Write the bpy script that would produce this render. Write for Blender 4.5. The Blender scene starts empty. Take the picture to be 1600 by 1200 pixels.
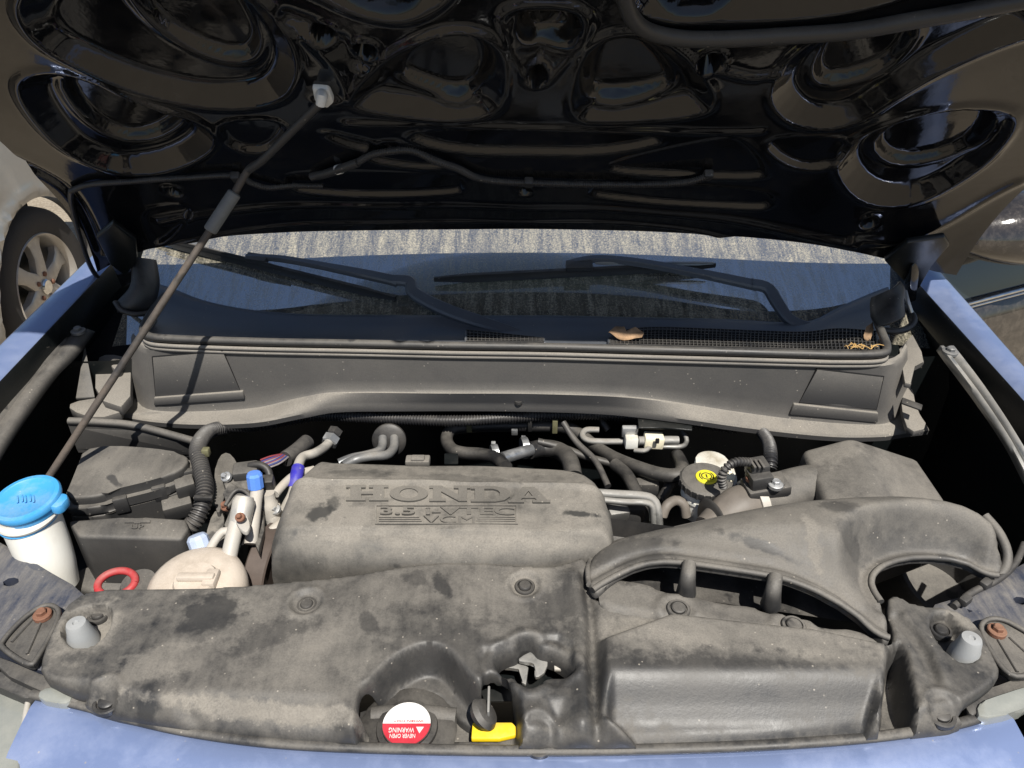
import bpy, bmesh, math, random
import numpy as np
from mathutils import Vector, Matrix, Euler
from mathutils.geometry import delaunay_2d_cdt
random.seed(7)
R = math.radians
scene = bpy.context.scene
col = scene.collection

# ------------------------------------------------------------------ camera
FPX, PITCH = 1209.0, R(32.5)            # focal length for a 1600 px wide frame
CAM = Vector((0, 0, 1.8))
cd = bpy.data.cameras.new('camera'); cam = bpy.data.objects.new('camera', cd); col.objects.link(cam)
cam.location = CAM; cam.rotation_euler = (R(90) - PITCH, 0, 0)
cd.sensor_width = 36; cd.lens = 36 * FPX / 1600; cd.clip_start = .02; cd.clip_end = 500
scene.camera = cam
# ------------------------------------------------------------------ light
SUN_D = Vector((-.165, .554, -.99)).normalized()
world = bpy.data.worlds.new('World'); scene.world = world; world.use_nodes = True
wn = world.node_tree.nodes; wl = world.node_tree.links
sky = wn.new('ShaderNodeTexSky'); sky.sky_type = 'NISHITA'; sky.sun_disc = False
sky.sun_elevation = math.asin(-SUN_D.z); sky.sun_rotation = math.atan2(-SUN_D.x, -SUN_D.y)
wn['Background'].inputs['Strength'].default_value = .062
wl.new(sky.outputs[0], wn['Background'].inputs['Color'])
sd_ = bpy.data.lights.new('sun', 'SUN'); sd_.energy = 4.9; sd_.angle = R(.5); sd_.color = (1, .955, .88)
sun = bpy.data.objects.new('sun', sd_); col.objects.link(sun); sun.location = (1, -2, 6)
sun.rotation_euler = SUN_D.to_track_quat('-Z', 'Y').to_euler()
scene.view_settings.view_transform = 'Standard'; scene.view_settings.look = 'None'
scene.view_settings.exposure = .5; scene.view_settings.gamma = 1
scene.render.engine = 'CYCLES'
scene.cycles.use_denoising = True
scene.cycles.max_bounces = 8

# ------------------------------------------------------------------ points from measured positions
SP, CP = math.sin(PITCH), math.cos(PITCH)
def ray(px, py):
    a = (px - 800) / FPX; b = -(py - 600) / FPX
    return Vector((a, CP + b * SP, -SP + b * CP))
def pz(px, py, z):
    d = ray(px, py); return CAM + d * ((z - CAM.z) / d.z)
def pY(px, py, y):
    d = ray(px, py); return CAM + d * (y / d.y)
def pplane(px, py, o, n):
    d = ray(px, py); return CAM + d * ((o - CAM).dot(n) / d.dot(n))
GO = Vector((0, 1.395, 1.077)); GN = Vector((0, -.49, 1)).normalized()          # windscreen plane
HA = R(48); HO = Vector((0, 1.45, 1.242)); HV = Vector((0, -math.cos(HA), math.sin(HA))); HN = Vector((0, -math.sin(HA), -math.cos(HA)))
def gbow(x): return .055 * (x / .8) ** 2            # the windscreen curves down at its sides
def pg(px, py, off=0.0):
    p = pplane(px, py, GO + GN * off, GN)
    for _ in range(4): p = pplane(px, py, GO + GN * off - Vector((0, 0, gbow(p.x))), GN)
    return p
def ph(px, py, off=0.0): return pplane(px, py, HO + HN * off, HN)
def huv(px, py):
    p = ph(px, py) - HO; return (p.x, p.dot(HV))

# ------------------------------------------------------------------ materials
M = {}
def nmat(name):
    m = bpy.data.materials.new(name); m.use_nodes = True
    M[name] = m; return m, m.node_tree.nodes, m.node_tree.links, m.node_tree.nodes['Principled BSDF']
def nz(n, l, co, scale, detail=4, rough=.6, dist=0):
    t = n.new('ShaderNodeTexNoise'); t.inputs['Scale'].default_value = scale; t.inputs['Detail'].default_value = detail
    t.inputs['Roughness'].default_value = rough; t.inputs['Distortion'].default_value = dist
    l.new(co, t.inputs['Vector']); return t.outputs['Fac']
def mr(n, l, v, a, b, c=0.0, d=1.0, smooth=False):
    t = n.new('ShaderNodeMapRange'); t.clamp = True
    if smooth: t.interpolation_type = 'SMOOTHSTEP'
    for k, x in zip(('From Min', 'From Max', 'To Min', 'To Max'), (a, b, c, d)): t.inputs[k].default_value = x
    l.new(v, t.inputs['Value']); return t.outputs['Result']
def ma(n, l, op, a, b):
    t = n.new('ShaderNodeMath'); t.operation = op; t.use_clamp = False
    for i, x in enumerate((a, b)):
        if isinstance(x, (int, float)): t.inputs[i].default_value = x
        else: l.new(x, t.inputs[i])
    return t.outputs[0]
def mixc(n, l, f, a, b):
    t = n.new('ShaderNodeMix'); t.data_type = 'RGBA'
    if isinstance(f, float): t.inputs[0].default_value = f
    else: l.new(f, t.inputs[0])
    for i, x in ((6, a), (7, b)):
        if isinstance(x, tuple): t.inputs[i].default_value = (*x, 1)
        else: l.new(x, t.inputs[i])
    return t.outputs[2]
def coords(n, l, sc=(1, 1, 1), rot=(0, 0, 0)):
    t = n.new('ShaderNodeTexCoord'); mp = n.new('ShaderNodeMapping')
    mp.inputs['Scale'].default_value = sc; mp.inputs['Rotation'].default_value = rot
    l.new(t.outputs['Object'], mp.inputs[0]); return mp.outputs[0]
DUST = (.275, .252, .218)
def dusty(name, base, amt=.55, rough=.5, metal=0., dust=DUST, var=.9, up0=-.1, up1=.85, bump=.12, streak=0., coat=0., speck=.5, wipe=True, fine=240, smears=(), mid=.28):
    """a surface with dust lying on it: more on faces that look up, patchy, with wiped patches and specks"""
    m, n, l, b = nmat(name)
    co = coords(n, l)
    g = n.new('ShaderNodeNewGeometry'); s = n.new('ShaderNodeSeparateXYZ'); l.new(g.outputs['Normal'], s.inputs[0])
    up = mr(n, l, s.outputs['Z'], up0, up1)
    n1 = nz(n, l, co, 6.5, 5, .62, .6)
    n2 = nz(n, l, co, 38, 6, .7)
    f = ma(n, l, 'ADD', mr(n, l, n1, .3, .7, -.5 * var, .5 * var), mr(n, l, n2, .3, .7, -mid * var, mid * var))
    f = ma(n, l, 'ADD', f, amt)
    if streak:
        st = nz(n, l, coords(n, l, (90, 14, 30), (0, 0, .5)), 1.0, 5, .7)
        f = ma(n, l, 'ADD', f, mr(n, l, st, .35, .7, -streak, streak))
    f = ma(n, l, 'MULTIPLY', f, up)
    if wipe:
        w = nz(n, l, coords(n, l, (1, 1, 1), (.3, .1, .9)), 11, 3, .5, 1.2)
        f = ma(n, l, 'MULTIPLY', f, mr(n, l, w, .66, .70, 1, .25))
    if smears: wn_ = mr(n, l, nz(n, l, co, 55, 4, .65), .2, .8, -.55, .55)
    for (px, py, z, w, h, rot, k) in smears:     # rubbed or wetted patches (k < 0) and drifts of dust (k > 0)
        c0 = pz(px, py, z); tcn = n.new('ShaderNodeVectorMath'); tcn.operation = 'SUBTRACT'; l.new(co, tcn.inputs[0]); tcn.inputs[1].default_value = (c0.x, c0.y, z)
        mpn = n.new('ShaderNodeMapping'); mpn.vector_type = 'TEXTURE'; mpn.inputs['Rotation'].default_value = (0, 0, rot); mpn.inputs['Scale'].default_value = (w, h, 10)
        l.new(tcn.outputs[0], mpn.inputs[0]); ln_ = n.new('ShaderNodeVectorMath'); ln_.operation = 'LENGTH'; l.new(mpn.outputs[0], ln_.inputs[0])
        msk = mr(n, l, ma(n, l, 'ADD', ln_.outputs['Value'], wn_), .62, 1.0, 1, 0)
        f = ma(n, l, 'ADD', f, ma(n, l, 'MULTIPLY', msk, k)) if k > 0 else ma(n, l, 'MULTIPLY', f, ma(n, l, 'ADD', 1.0, ma(n, l, 'MULTIPLY', msk, k)))
    cl = n.new('ShaderNodeClamp'); l.new(f, cl.inputs[0]); cl.inputs['Max'].default_value = .96; f = cl.outputs[0]
    n3 = nz(n, l, co, 420, 3, .75)
    d2 = mixc(n, l, mr(n, l, n2, .35, .7), dust, tuple(x * .74 for x in dust))
    d2 = mixc(n, l, mr(n, l, n3, .38, .66), d2, tuple(x * .66 for x in dust))
    c = mixc(n, l, f, base, d2)
    if speck:
        v = n.new('ShaderNodeTexVoronoi'); v.inputs['Scale'].default_value = 85; v.inputs['Randomness'].default_value = 1
        l.new(co, v.inputs['Vector'])
        k = ma(n, l, 'MULTIPLY', mr(n, l, v.outputs['Distance'], .06, .13, 1, 0), mr(n, l, nz(n, l, co, 30, 2), .52, .62))
        k = ma(n, l, 'MULTIPLY', k, speck)
        c = mixc(n, l, k, c, (.5, .45, .38))
    l.new(c, b.inputs['Base Color'])
    l.new(mr(n, l, f, 0, .8, rough, max(rough, .88)), b.inputs['Roughness'])
    if metal: l.new(mr(n, l, f, 0, .6, metal, 0), b.inputs['Metallic'])
    if coat:
        l.new(mr(n, l, f, 0, .5, coat, coat * .25), b.inputs['Coat Weight']); b.inputs['Coat Roughness'].default_value = .06
    bp = n.new('ShaderNodeBump'); bp.inputs['Strength'].default_value = bump; bp.inputs['Distance'].default_value = .002
    l.new(nz(n, l, co, fine, 4, .7), bp.inputs['Height']); l.new(bp.outputs[0], b.inputs['Normal'])
    return m
def plain(name, base, rough=.5, metal=0., bump=.05, fine=200, vary=.25, coat=0., **kw):
    m, n, l, b = nmat(name); co = coords(n, l)
    v = nz(n, l, co, 30, 5, .7)
    c = mixc(n, l, mr(n, l, v, .3, .75), tuple(x * (1 - vary) for x in base), tuple(min(1, x * (1 + vary * .5)) for x in base))
    l.new(c, b.inputs['Base Color']); b.inputs['Metallic'].default_value = metal
    l.new(mr(n, l, v, .3, .7, max(.02, rough - .08), min(1, rough + .12)), b.inputs['Roughness'])
    if coat: b.inputs['Coat Weight'].default_value = coat; b.inputs['Coat Roughness'].default_value = .05
    if bump:
        bp = n.new('ShaderNodeBump'); bp.inputs['Strength'].default_value = bump; bp.inputs['Distance'].default_value = .002
        l.new(nz(n, l, co, fine, 3, .6), bp.inputs['Height']); l.new(bp.outputs[0], b.inputs['Normal'])
    return m
BLK = (.022, .0225, .024)
dusty('cover_plastic', BLK, .42, .40, streak=.06, var=.62, wipe=False, mid=.34, smears=(
    (330, 965, 1, .045, .050, .2, -.75), (300, 940, 1, .03, .012, .1, -.4), (395, 1000, 1, .10, .025, .35, -.5), (690, 915, 1, .012, .030, .3, -.7), (650, 905, 1, .02, .018, 0, -.5), (575, 975, 1, .012, .022, .4, -.5), (880, 950, 1, .05, .08, 0, -.55),
    (270, 1030, 1, .10, .030, .45, .28), (140, 1000, .98, .05, .05, 0, .4), (235, 1110, .98, .02, .03, 0, -.8), (440, 1130, .97, .20, .012, -.1, .5), (1150, 1005, 1.0, .24, .035, -.15, .26), (1120, 1080, 1, .26, .05, -.06, -.65), (700, 1045, 1, .1, .1, 0, -.45), (860, 1100, .98, .07, .06, 0, -.45),
    (1500, 975, .98, .03, .03, 0, .4), (1480, 1060, 1, .06, .06, 0, -.3), (830, 905, 1, .04, .03, 0, .25)))
dusty('engine_plastic', (.034, .034, .033), .74, .5, smears=((500, 800, 1.035, .026, .020, .9, -.85), (520, 788, 1.035, .012, .02, 0, -.6), (575, 785, 1.035, .03, .015, 0, -.35), (906, 803, 1.035, .028, .007, -.15, -.9), (560, 735, 1.03, .06, .018, 0, -.4), (720, 745, 1.03, .09, .016, -.1, -.35), (480, 770, 1.03, .03, .04, .5, .2)), mid=.5, var=.68, streak=.04, up0=-.4)
dusty('letter_plastic', (.03, .03, .029), .58, .45, var=.4, up0=-.4, wipe=False)
dusty('duct_plastic', (.03, .03, .031), .55, .38, var=.55, mid=.34, wipe=False, smears=((985, 850, 1.04, .07, .04, -.25, -.55), (1190, 850, 1.05, .06, .010, -.45, -.7), (1310, 795, 1.06, .03, .02, 0, -.5), (1330, 830, 1.06, .03, .02, 0, -.35), (1500, 835, 1.05, .015, .02, 0, -.5), (1440, 845, 1.03, .10, .03, 0, -.4), (1270, 838, 1.06, .012, .04, 0, .3), (1300, 700, 1.04, .06, .05, .4, .25)))
dusty('box_plastic', (.026, .026, .027), .42, .45, streak=.06, var=.5)
dusty('cowl_plastic', (.045, .045, .047), .92, .5, var=.5, mid=.4, up0=-.16, up1=.75, wipe=False)
dusty('cowl_tray', (.085, .095, .112), .06, .34, var=.2, wipe=False)  # black plastic with the sky's blue reflection put into its base colour
dusty('black_rubber', (.022, .022, .023), .20, .45, var=.4)
dusty('hose_rubber', (.014, .014, .015), .22, .42, var=.5)
dusty('loom', (.02, .02, .022), .24, .36, var=.5)
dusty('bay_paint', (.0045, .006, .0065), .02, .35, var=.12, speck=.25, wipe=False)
dusty('support_paint', (.035, .042, .065), .40, .4, streak=.22, var=.6, speck=.3)
dusty('blue_paint', (.24, .31, .52), .05, .30, metal=.5, var=.35, coat=1, up0=.3, speck=.6, bump=.02, wipe=False)
dusty('stop_rubber', (.30, .31, .315), .25, .6, var=.5)
dusty('dull_bolt', (.16, .165, .17), .3, .4, metal=.5)
dusty('dark_metal', (.07, .068, .065), .46, .45, metal=.4, var=.9, mid=.5)
dusty('dusty_metal', (.30, .30, .29), .45, .35, metal=.8, var=.9)
dusty('zinc', (.45, .46, .47), .25, .35, metal=.85, var=.7)
dusty('alu_dirty', (.52, .50, .46), .35, .4, metal=.6, var=.8, dust=(.5, .44, .35))
dusty('white_metal', (.40, .38, .345), .3, .5, dust=(.55, .47, .38))
dusty('beige_plastic', (.52, .455, .385), .30, .55, dust=(.40, .33, .26), bump=.2)
dusty('white_plastic', (.66, .65, .60), .15, .45, dust=(.6, .54, .44), speck=.1)
dusty('white_dirty', (.70, .70, .66), .42, .5, dust=(.42, .37, .28))
dusty('blue_cap', (.05, .30, .62), .10, .4, dust=(.35, .50, .62), speck=.3)
dusty('blue_valve', (.10, .25, .72), .12, .4); dusty('pale_valve', (.42, .50, .66), .2, .45)
dusty('blue_tape', (.035, .03, .36), .1, .45)
dusty('red_plastic', (.42, .03, .035), .28, .45, speck=.2)
dusty('yellow_plastic', (.90, .62, .01), .12, .4, dust=(.6, .45, .18), speck=.1)
dusty('rust', (.17, .075, .045), .3, .8, dust=(.30, .17, .11), bump=.5)
dusty('rod_metal', (.05, .047, .045), .42, .45, metal=.3, dust=(.15, .115, .088), up0=-1, up1=.2, bump=.5, fine=120)
plain('grey_sleeve', (.16, .165, .165), .55); plain('clip_white', (.72, .72, .69), .5)
plain('wire_red', (.22, .04, .05), .5); plain('wire_blue', (.05, .06, .2), .5); plain('wire_grey', (.25, .22, .22), .5); plain('belt', (.085, .065, .055), .55)
plain('olive_clip', (.22, .21, .12), .45, .4); plain('cream', (.80, .74, .56), .5)
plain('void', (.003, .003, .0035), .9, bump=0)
plain('tyre', (.035, .031, .028), .85, bump=.4, fine=60); plain('brown_tube', (.16, .14, .12), .6)
plain('leaf_brown', (.44, .28, .16), .8, vary=.6, bump=.3, fine=120); plain('needle', (.55, .34, .12), .7, vary=.4)
plain('label_white', (.80, .78, .75), .4); plain('label_red', (.55, .04, .06), .4); plain('yellow_disc', (.78, .70, .04), .4); plain('ink', (.03, .03, .03), .5)
dusty('clip_black', (.018, .018, .019), .22, .4, var=.4)
plain('chrome', (.75, .75, .75), .12, 1.0, bump=0)
dusty('silver_paint', (.26, .255, .245), .14, .30, metal=.45, coat=.8, speck=0, bump=.02, dust=(.46, .40, .31), up0=-.6)
dusty('rim_silver', (.40, .385, .36), .30, .35, metal=.5, dust=(.42, .30, .19), up0=-1, speck=0)
# glossy black underside of the bonnet
m, n, l, b = nmat('hood_paint'); co = coords(n, l)
f = ma(n, l, 'MULTIPLY', mr(n, l, nz(n, l, co, 5, 5, .6), .40, .75), mr(n, l, nz(n, l, co, 60, 5, .7), .35, .7))
l.new(mixc(n, l, mr(n, l, f, 0, 1, 0, .10), (.0035, .004, .0055), (.16, .14, .11)), b.inputs['Base Color'])
l.new(mr(n, l, f, 0, 1, .07, .26), b.inputs['Roughness']); b.inputs['Specular IOR Level'].default_value = .5
bp = n.new('ShaderNodeBump'); bp.inputs['Strength'].default_value = .06; bp.inputs['Distance'].default_value = .004
l.new(nz(n, l, co, 35, 3, .6), bp.inputs['Height']); l.new(bp.outputs[0], b.inputs['Normal'])
# black car paint
m, n, l, b = nmat('black_paint'); co = coords(n, l)
f = mr(n, l, nz(n, l, co, 40, 6, .75), .45, .8)
l.new(mixc(n, l, mr(n, l, f, 0, 1, .06, .3), (.006, .006, .007), (.25, .21, .17)), b.inputs['Base Color'])
l.new(mr(n, l, f, 0, 1, .06, .3), b.inputs['Roughness']); b.inputs['Coat Weight'].default_value = 1
# dusty windscreen glass: thin clear glass with dried rain streaks of dust
m, n, l, b = nmat('glass_dusty'); co = coords(n, l); out = n['Material Output']
gs = n.new('ShaderNodeBsdfGlossy'); gs.inputs['Roughness'].default_value = .03; gs.inputs['Color'].default_value = (.62, .66, .70, 1)
tr = n.new('ShaderNodeBsdfTransparent'); tr.inputs['Color'].default_value = (.55, .66, .64, 1)
fr = n.new('ShaderNodeFresnel'); fr.inputs['IOR'].default_value = 1.52
mx = n.new('ShaderNodeMixShader'); l.new(fr.outputs[0], mx.inputs[0]); l.new(tr.outputs[0], mx.inputs[1]); l.new(gs.outputs[0], mx.inputs[2])
df = n.new('ShaderNodeBsdfDiffuse'); tl = n.new('ShaderNodeBsdfTranslucent')
stc = coords(n, l, (60, 9, 9)); s1 = nz(n, l, stc, 1, 6, .75, .5); s2 = nz(n, l, co, 260, 4, .8); s3 = nz(n, l, co, 7, 3)
dm = ma(n, l, 'ADD', mr(n, l, s1, .40, .70, 0, .55), mr(n, l, s2, .40, .72, 0, .50))
dm = ma(n, l, 'MULTIPLY', dm, mr(n, l, s3, .25, .65, .62, 1.0))
dm = ma(n, l, 'ADD', dm, .05)
l.new(mixc(n, l, mr(n, l, s2, .4, .7), (.30, .285, .225), (.52, .465, .36)), df.inputs['Color'])
mx2 = n.new('ShaderNodeMixShader'); cl = n.new('ShaderNodeClamp'); l.new(dm, cl.inputs[0]); cl.inputs['Max'].default_value = .9
l.new(cl.outputs[0], mx2.inputs[0]); l.new(mx.outputs[0], mx2.inputs[1]); l.new(df.outputs[0], mx2.inputs[2]); l.new(mx2.outputs[0], out.inputs['Surface'])
# plain tinted glass
m, n, l, b = nmat('car_glass'); b.inputs['Base Color'].default_value = (.01, .014, .018, 1); b.inputs['Roughness'].default_value = .02; b.inputs['Coat Weight'].default_value = 1
# headlamp lens
m, n, l, b = nmat('lens'); co = coords(n, l)
l.new(mixc(n, l, nz(n, l, co, 60, 5, .7), (.22, .235, .22), (.36, .36, .32)), b.inputs['Base Color'])
b.inputs['Roughness'].default_value = .25; b.inputs['Transmission Weight'].default_value = .15; b.inputs['Coat Weight'].default_value = .8
# gravelly ground
m, n, l, b = nmat('gravel'); co = coords(n, l)
v = n.new('ShaderNodeTexVoronoi'); v.inputs['Scale'].default_value = 55; l.new(co, v.inputs['Vector'])
c = mixc(n, l, mr(n, l, nz(n, l, co, 3, 6, .7), .3, .7), (.20, .165, .12), (.30, .25, .185))
c = mixc(n, l, mr(n, l, v.outputs['Distance'], .1, .6), (.32, .275, .21), c); l.new(c, b.inputs['Base Color']); b.inputs['Roughness'].default_value = .95
bp = n.new('ShaderNodeBump'); bp.inputs['Strength'].default_value = .8; bp.inputs['Distance'].default_value = .01
l.new(v.outputs['Distance'], bp.inputs['Height']); l.new(bp.outputs[0], b.inputs['Normal'])

# ------------------------------------------------------------------ builders
def tag(o, label=None, cat=None, group=None, kind=None):
    for k, v in (('label', label), ('category', cat), ('group', group), ('kind', kind)):
        if v: o[k] = v
    return o
def empty(name, loc, label, cat, group=None):
    o = bpy.data.objects.new(name, None); col.objects.link(o); o.location = loc; o.empty_display_size = .1
    return tag(o, label, cat, group)
def mk(name, verts, faces, mat, parent=None, label=None, smooth=35, kind=None):
    me = bpy.data.meshes.new(name); me.from_pydata([tuple(v) for v in verts], [], [tuple(f) for f in faces]); me.validate(); me.update()
    return fin(name, me, mat, parent, label, smooth, kind)
def fin(name, me, mat, parent=None, label=None, smooth=35, kind=None):
    o = bpy.data.objects.new(name, me); col.objects.link(o); me.materials.append(M[mat])
    if smooth is not None:
        me.shade_smooth(); me.set_sharp_from_angle(angle=R(smooth))
    if parent is not None:
        o.parent = parent
        r = parent
        mw = Matrix.Identity(4)
        while r is not None:
            if r.type == 'EMPTY': mw = Matrix.Translation(r.location)
            r = r.parent
        if parent.type == 'EMPTY': o.matrix_parent_inverse = mw.inverted()
    if label: o['label'] = label
    if kind: o['kind'] = kind
    return o
def bmfin(name, bm, mat, parent=None, label=None, smooth=35):
    bmesh.ops.recalc_face_normals(bm, faces=bm.faces[:])
    me = bpy.data.meshes.new(name); bm.to_mesh(me); bm.free(); return fin(name, me, mat, parent, label, smooth)
def chaikin(pts, it=2, closed=True):
    pts = [Vector(p) for p in pts]
    for _ in range(it):
        q = []
        n_ = len(pts)
        rng = range(n_ if closed else n_ - 1)
        if not closed: q.append(pts[0])
        for i in rng:
            a, b = pts[i], pts[(i + 1) % n_]
            q += [a.lerp(b, .25), a.lerp(b, .75)]
        if not closed: q.append(pts[-1])
        pts = q
    return pts
def catmull(pts, seg=8, closed=False):
    pts = [Vector(p) for p in pts]; n_ = len(pts); out = []
    if n_ < 3: 
        return [pts[0].lerp(pts[-1], i / seg) for i in range(seg + 1)]
    rng = range(n_ if closed else n_ - 1)
    for i in rng:
        if closed: p0, p1, p2, p3 = (pts[(i + k) % n_] for k in (-1, 0, 1, 2))
        else: p0, p1, p2, p3 = pts[max(i - 1, 0)], pts[i], pts[i + 1], pts[min(i + 2, n_ - 1)]
        for k in range(seg):
            t = k / seg
            out.append(.5 * (2 * p1 + (p2 - p0) * t + (2 * p0 - 5 * p1 + 4 * p2 - p3) * t * t + (3 * p1 - p0 - 3 * p2 + p3) * t ** 3))
    if not closed: out.append(pts[-1])
    return out
def resample(pts, step, closed=False):
    pts = [Vector(p) for p in pts]
    if closed: pts = pts + [pts[0]]
    d = [0]
    for a, b in zip(pts, pts[1:]): d.append(d[-1] + (b - a).length)
    n_ = max(2, int(round(d[-1] / step))); out = []; j = 0
    for i in range(n_ + (0 if closed else 1)):
        t = d[-1] * i / n_
        while j < len(pts) - 2 and d[j + 1] < t: j += 1
        s = (t - d[j]) / max(1e-9, d[j + 1] - d[j]); out.append(pts[j].lerp(pts[j + 1], min(1, s)))
    return out
def tube(name, pts, r, mat, parent=None, label=None, step=.006, sides=14, corr=None, curve=True, caps=True, flat=None):
    """a hose or bar swept along points; corr = (pitch, depth) makes it corrugated; r may be a list along the points"""
    p0 = [Vector(p) for p in pts]
    path = catmull(p0, 10) if curve and len(p0) > 2 else p0
    if corr: step = corr[0] / 4
    path = resample(path, step) if curve or corr else path
    n_ = len(path); rs = []
    for i in range(n_):
        if isinstance(r, (list, tuple)):
            t = i / (n_ - 1) * (len(r) - 1); k = min(int(t), len(r) - 2); rr = r[k] + (r[k + 1] - r[k]) * (t - k)
        else: rr = r
        if corr: rr += corr[1] * (1 if i % 4 in (0, 1) else -1)
        rs.append(rr)
    V, Fc = [], []; prev = None
    for i, p in enumerate(path):
        t = (path[min(i + 1, n_ - 1)] - path[max(i - 1, 0)])
        t = t.normalized() if t.length > 1e-9 else Vector((0, 0, 1))
        if prev is None:
            u = t.cross(Vector((0, 0, 1)));  u = u if u.length > .05 else t.cross(Vector((0, 1, 0)))
        else: u = prev - t * prev.dot(t)
        u.normalize(); w = t.cross(u); prev = u
        for k in range(sides):
            a = 2 * math.pi * k / sides
            V.append(p + u * math.cos(a) * rs[i] + w * math.sin(a) * rs[i] * (flat or 1))
    for i in range(n_ - 1):
        for k in range(sides):
            a = i * sides + k; b = i * sides + (k + 1) % sides; Fc.append((a, b, b + sides, a + sides))
    if caps: Fc.append(tuple(range(sides - 1, -1, -1))); Fc.append(tuple((n_ - 1) * sides + k for k in range(sides)))
    return mk(name, V, Fc, mat, parent, label, 50 if not corr else 30)
def lathe(name, c, axis, prof, mat, parent=None, label=None, seg=32, sx=1.0, smooth=40, caps=True):
    """prof = [(radius, height along axis)]"""
    c = Vector(c); ax = Vector(axis).normalized(); u = ax.cross(Vector((0, 1, 0)))
    if u.length < .1: u = ax.cross(Vector((1, 0, 0)))
    u.normalize(); w = ax.cross(u); V, Fc = [], []
    for r, h in prof:
        for k in range(seg):
            a = 2 * math.pi * k / seg; V.append(c + ax * h + u * math.cos(a) * r * sx + w * math.sin(a) * r)
    for i in range(len(prof) - 1):
        for k in range(seg):
            a = i * seg + k; b = i * seg + (k + 1) % seg; Fc.append((a, b, b + seg, a + seg))
    if caps and prof[0][0] > 1e-6: Fc.append(tuple(range(seg - 1, -1, -1)))
    if caps and prof[-1][0] > 1e-6: Fc.append(tuple((len(prof) - 1) * seg + k for k in range(seg)))
    o = mk(name, V, Fc, mat, parent, label, smooth); return o
def prism(name, top, drop, mat, parent=None, label=None, bevel=.006, seg=2, smooth=40, down=Vector((0, 0, -1)), taper=1.0):
    """closed solid: polygon of 3-D points extruded by drop, edges bevelled"""
    top = [Vector(p) for p in top]; bm = bmesh.new(); c = sum(top, Vector()) / len(top)
    a = [bm.verts.new(p) for p in top]; b = [bm.verts.new(c + (p - c) * taper + down * drop) for p in top]
    bm.faces.new(a); bm.faces.new(b[::-1]); n_ = len(a)
    for i in range(n_): bm.faces.new((a[i], b[i], b[(i + 1) % n_], a[(i + 1) % n_]))
    if bevel: bmesh.ops.bevel(bm, geom=bm.edges[:], offset=bevel, segments=seg, affect='EDGES', profile=.5, clamp_overlap=True)
    return bmfin(name, bm, mat, parent, label, smooth)
def box(name, c, dx, dy, dz, mat, parent=None, label=None, bevel=.003, rot=(0, 0, 0), seg=2):
    bm = bmesh.new(); bmesh.ops.create_cube(bm, size=1)
    bmesh.ops.scale(bm, vec=(dx, dy, dz), verts=bm.verts)
    if bevel: bmesh.ops.bevel(bm, geom=bm.edges[:], offset=bevel, segments=seg, affect='EDGES', profile=.5, clamp_overlap=True)
    bmesh.ops.transform(bm, matrix=Matrix.Translation(Vector(c)) @ Euler(rot).to_matrix().to_4x4(), verts=bm.verts)
    return bmfin(name, bm, mat, parent, label)
def grid(name, rows, mat, parent=None, label=None, smooth=40, thick=0, kind=None):
    """surface through equal-length rows of points"""
    V = [v for r in rows for v in r]; w = len(rows[0]); Fc = []
    for i in range(len(rows) - 1):
        for j in range(w - 1): Fc.append((i * w + j, i * w + j + 1, (i + 1) * w + j + 1, (i + 1) * w + j))
    o = mk(name, V, Fc, mat, parent, label, smooth, kind)
    if thick:
        md = o.modifiers.new('thickness', 'SOLIDIFY'); md.thickness = thick; md.offset = 0
    return o
# numpy distance helpers ------------------------------------------------
def segdist(P, A, B):
    out = np.full(len(P), 1e9)
    for a, b in zip(A, B):
        ab = b - a; t = np.clip(((P - a) @ ab) / max(1e-12, ab @ ab), 0, 1)
        out = np.minimum(out, np.linalg.norm(P - a - t[:, None] * ab, axis=1))
    return out
def inside(P, poly):
    x, y = P[:, 0], P[:, 1]; c = np.zeros(len(P), bool); n_ = len(poly)
    for i in range(n_):
        x1, y1 = poly[i]; x2, y2 = poly[(i + 1) % n_]
        k = ((y1 > y) != (y2 > y)) & (x < (x2 - x1) * (y - y1) / ((y2 - y1) + 1e-15) + x1); c ^= k
    return c
def sdf(P, poly):
    poly = np.asarray(poly, float); d = segdist(P, poly, np.roll(poly, -1, 0)); return np.where(inside(P, poly), d, -d)
def linedist(P, line):
    line = np.asarray(line, float); return segdist(P, line[:-1], line[1:])
def sst(x, a=0., b=1.):
    t = np.clip((x - a) / (b - a), 0, 1); return t * t * (3 - 2 * t)
def xy(pts, z=1.0, it=2, closed=True, step=None):
    """pixel list (px, py[, z]) -> plan outline"""
    q = [pz(p[0], p[1], p[2] if len(p) > 2 else z) for p in pts]; q = [Vector((v.x, v.y, 0)) for v in q]
    q = chaikin(q, it, closed) if it else q
    if step: q = resample(q, step, closed)
    return np.array([(v.x, v.y) for v in q])
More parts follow.
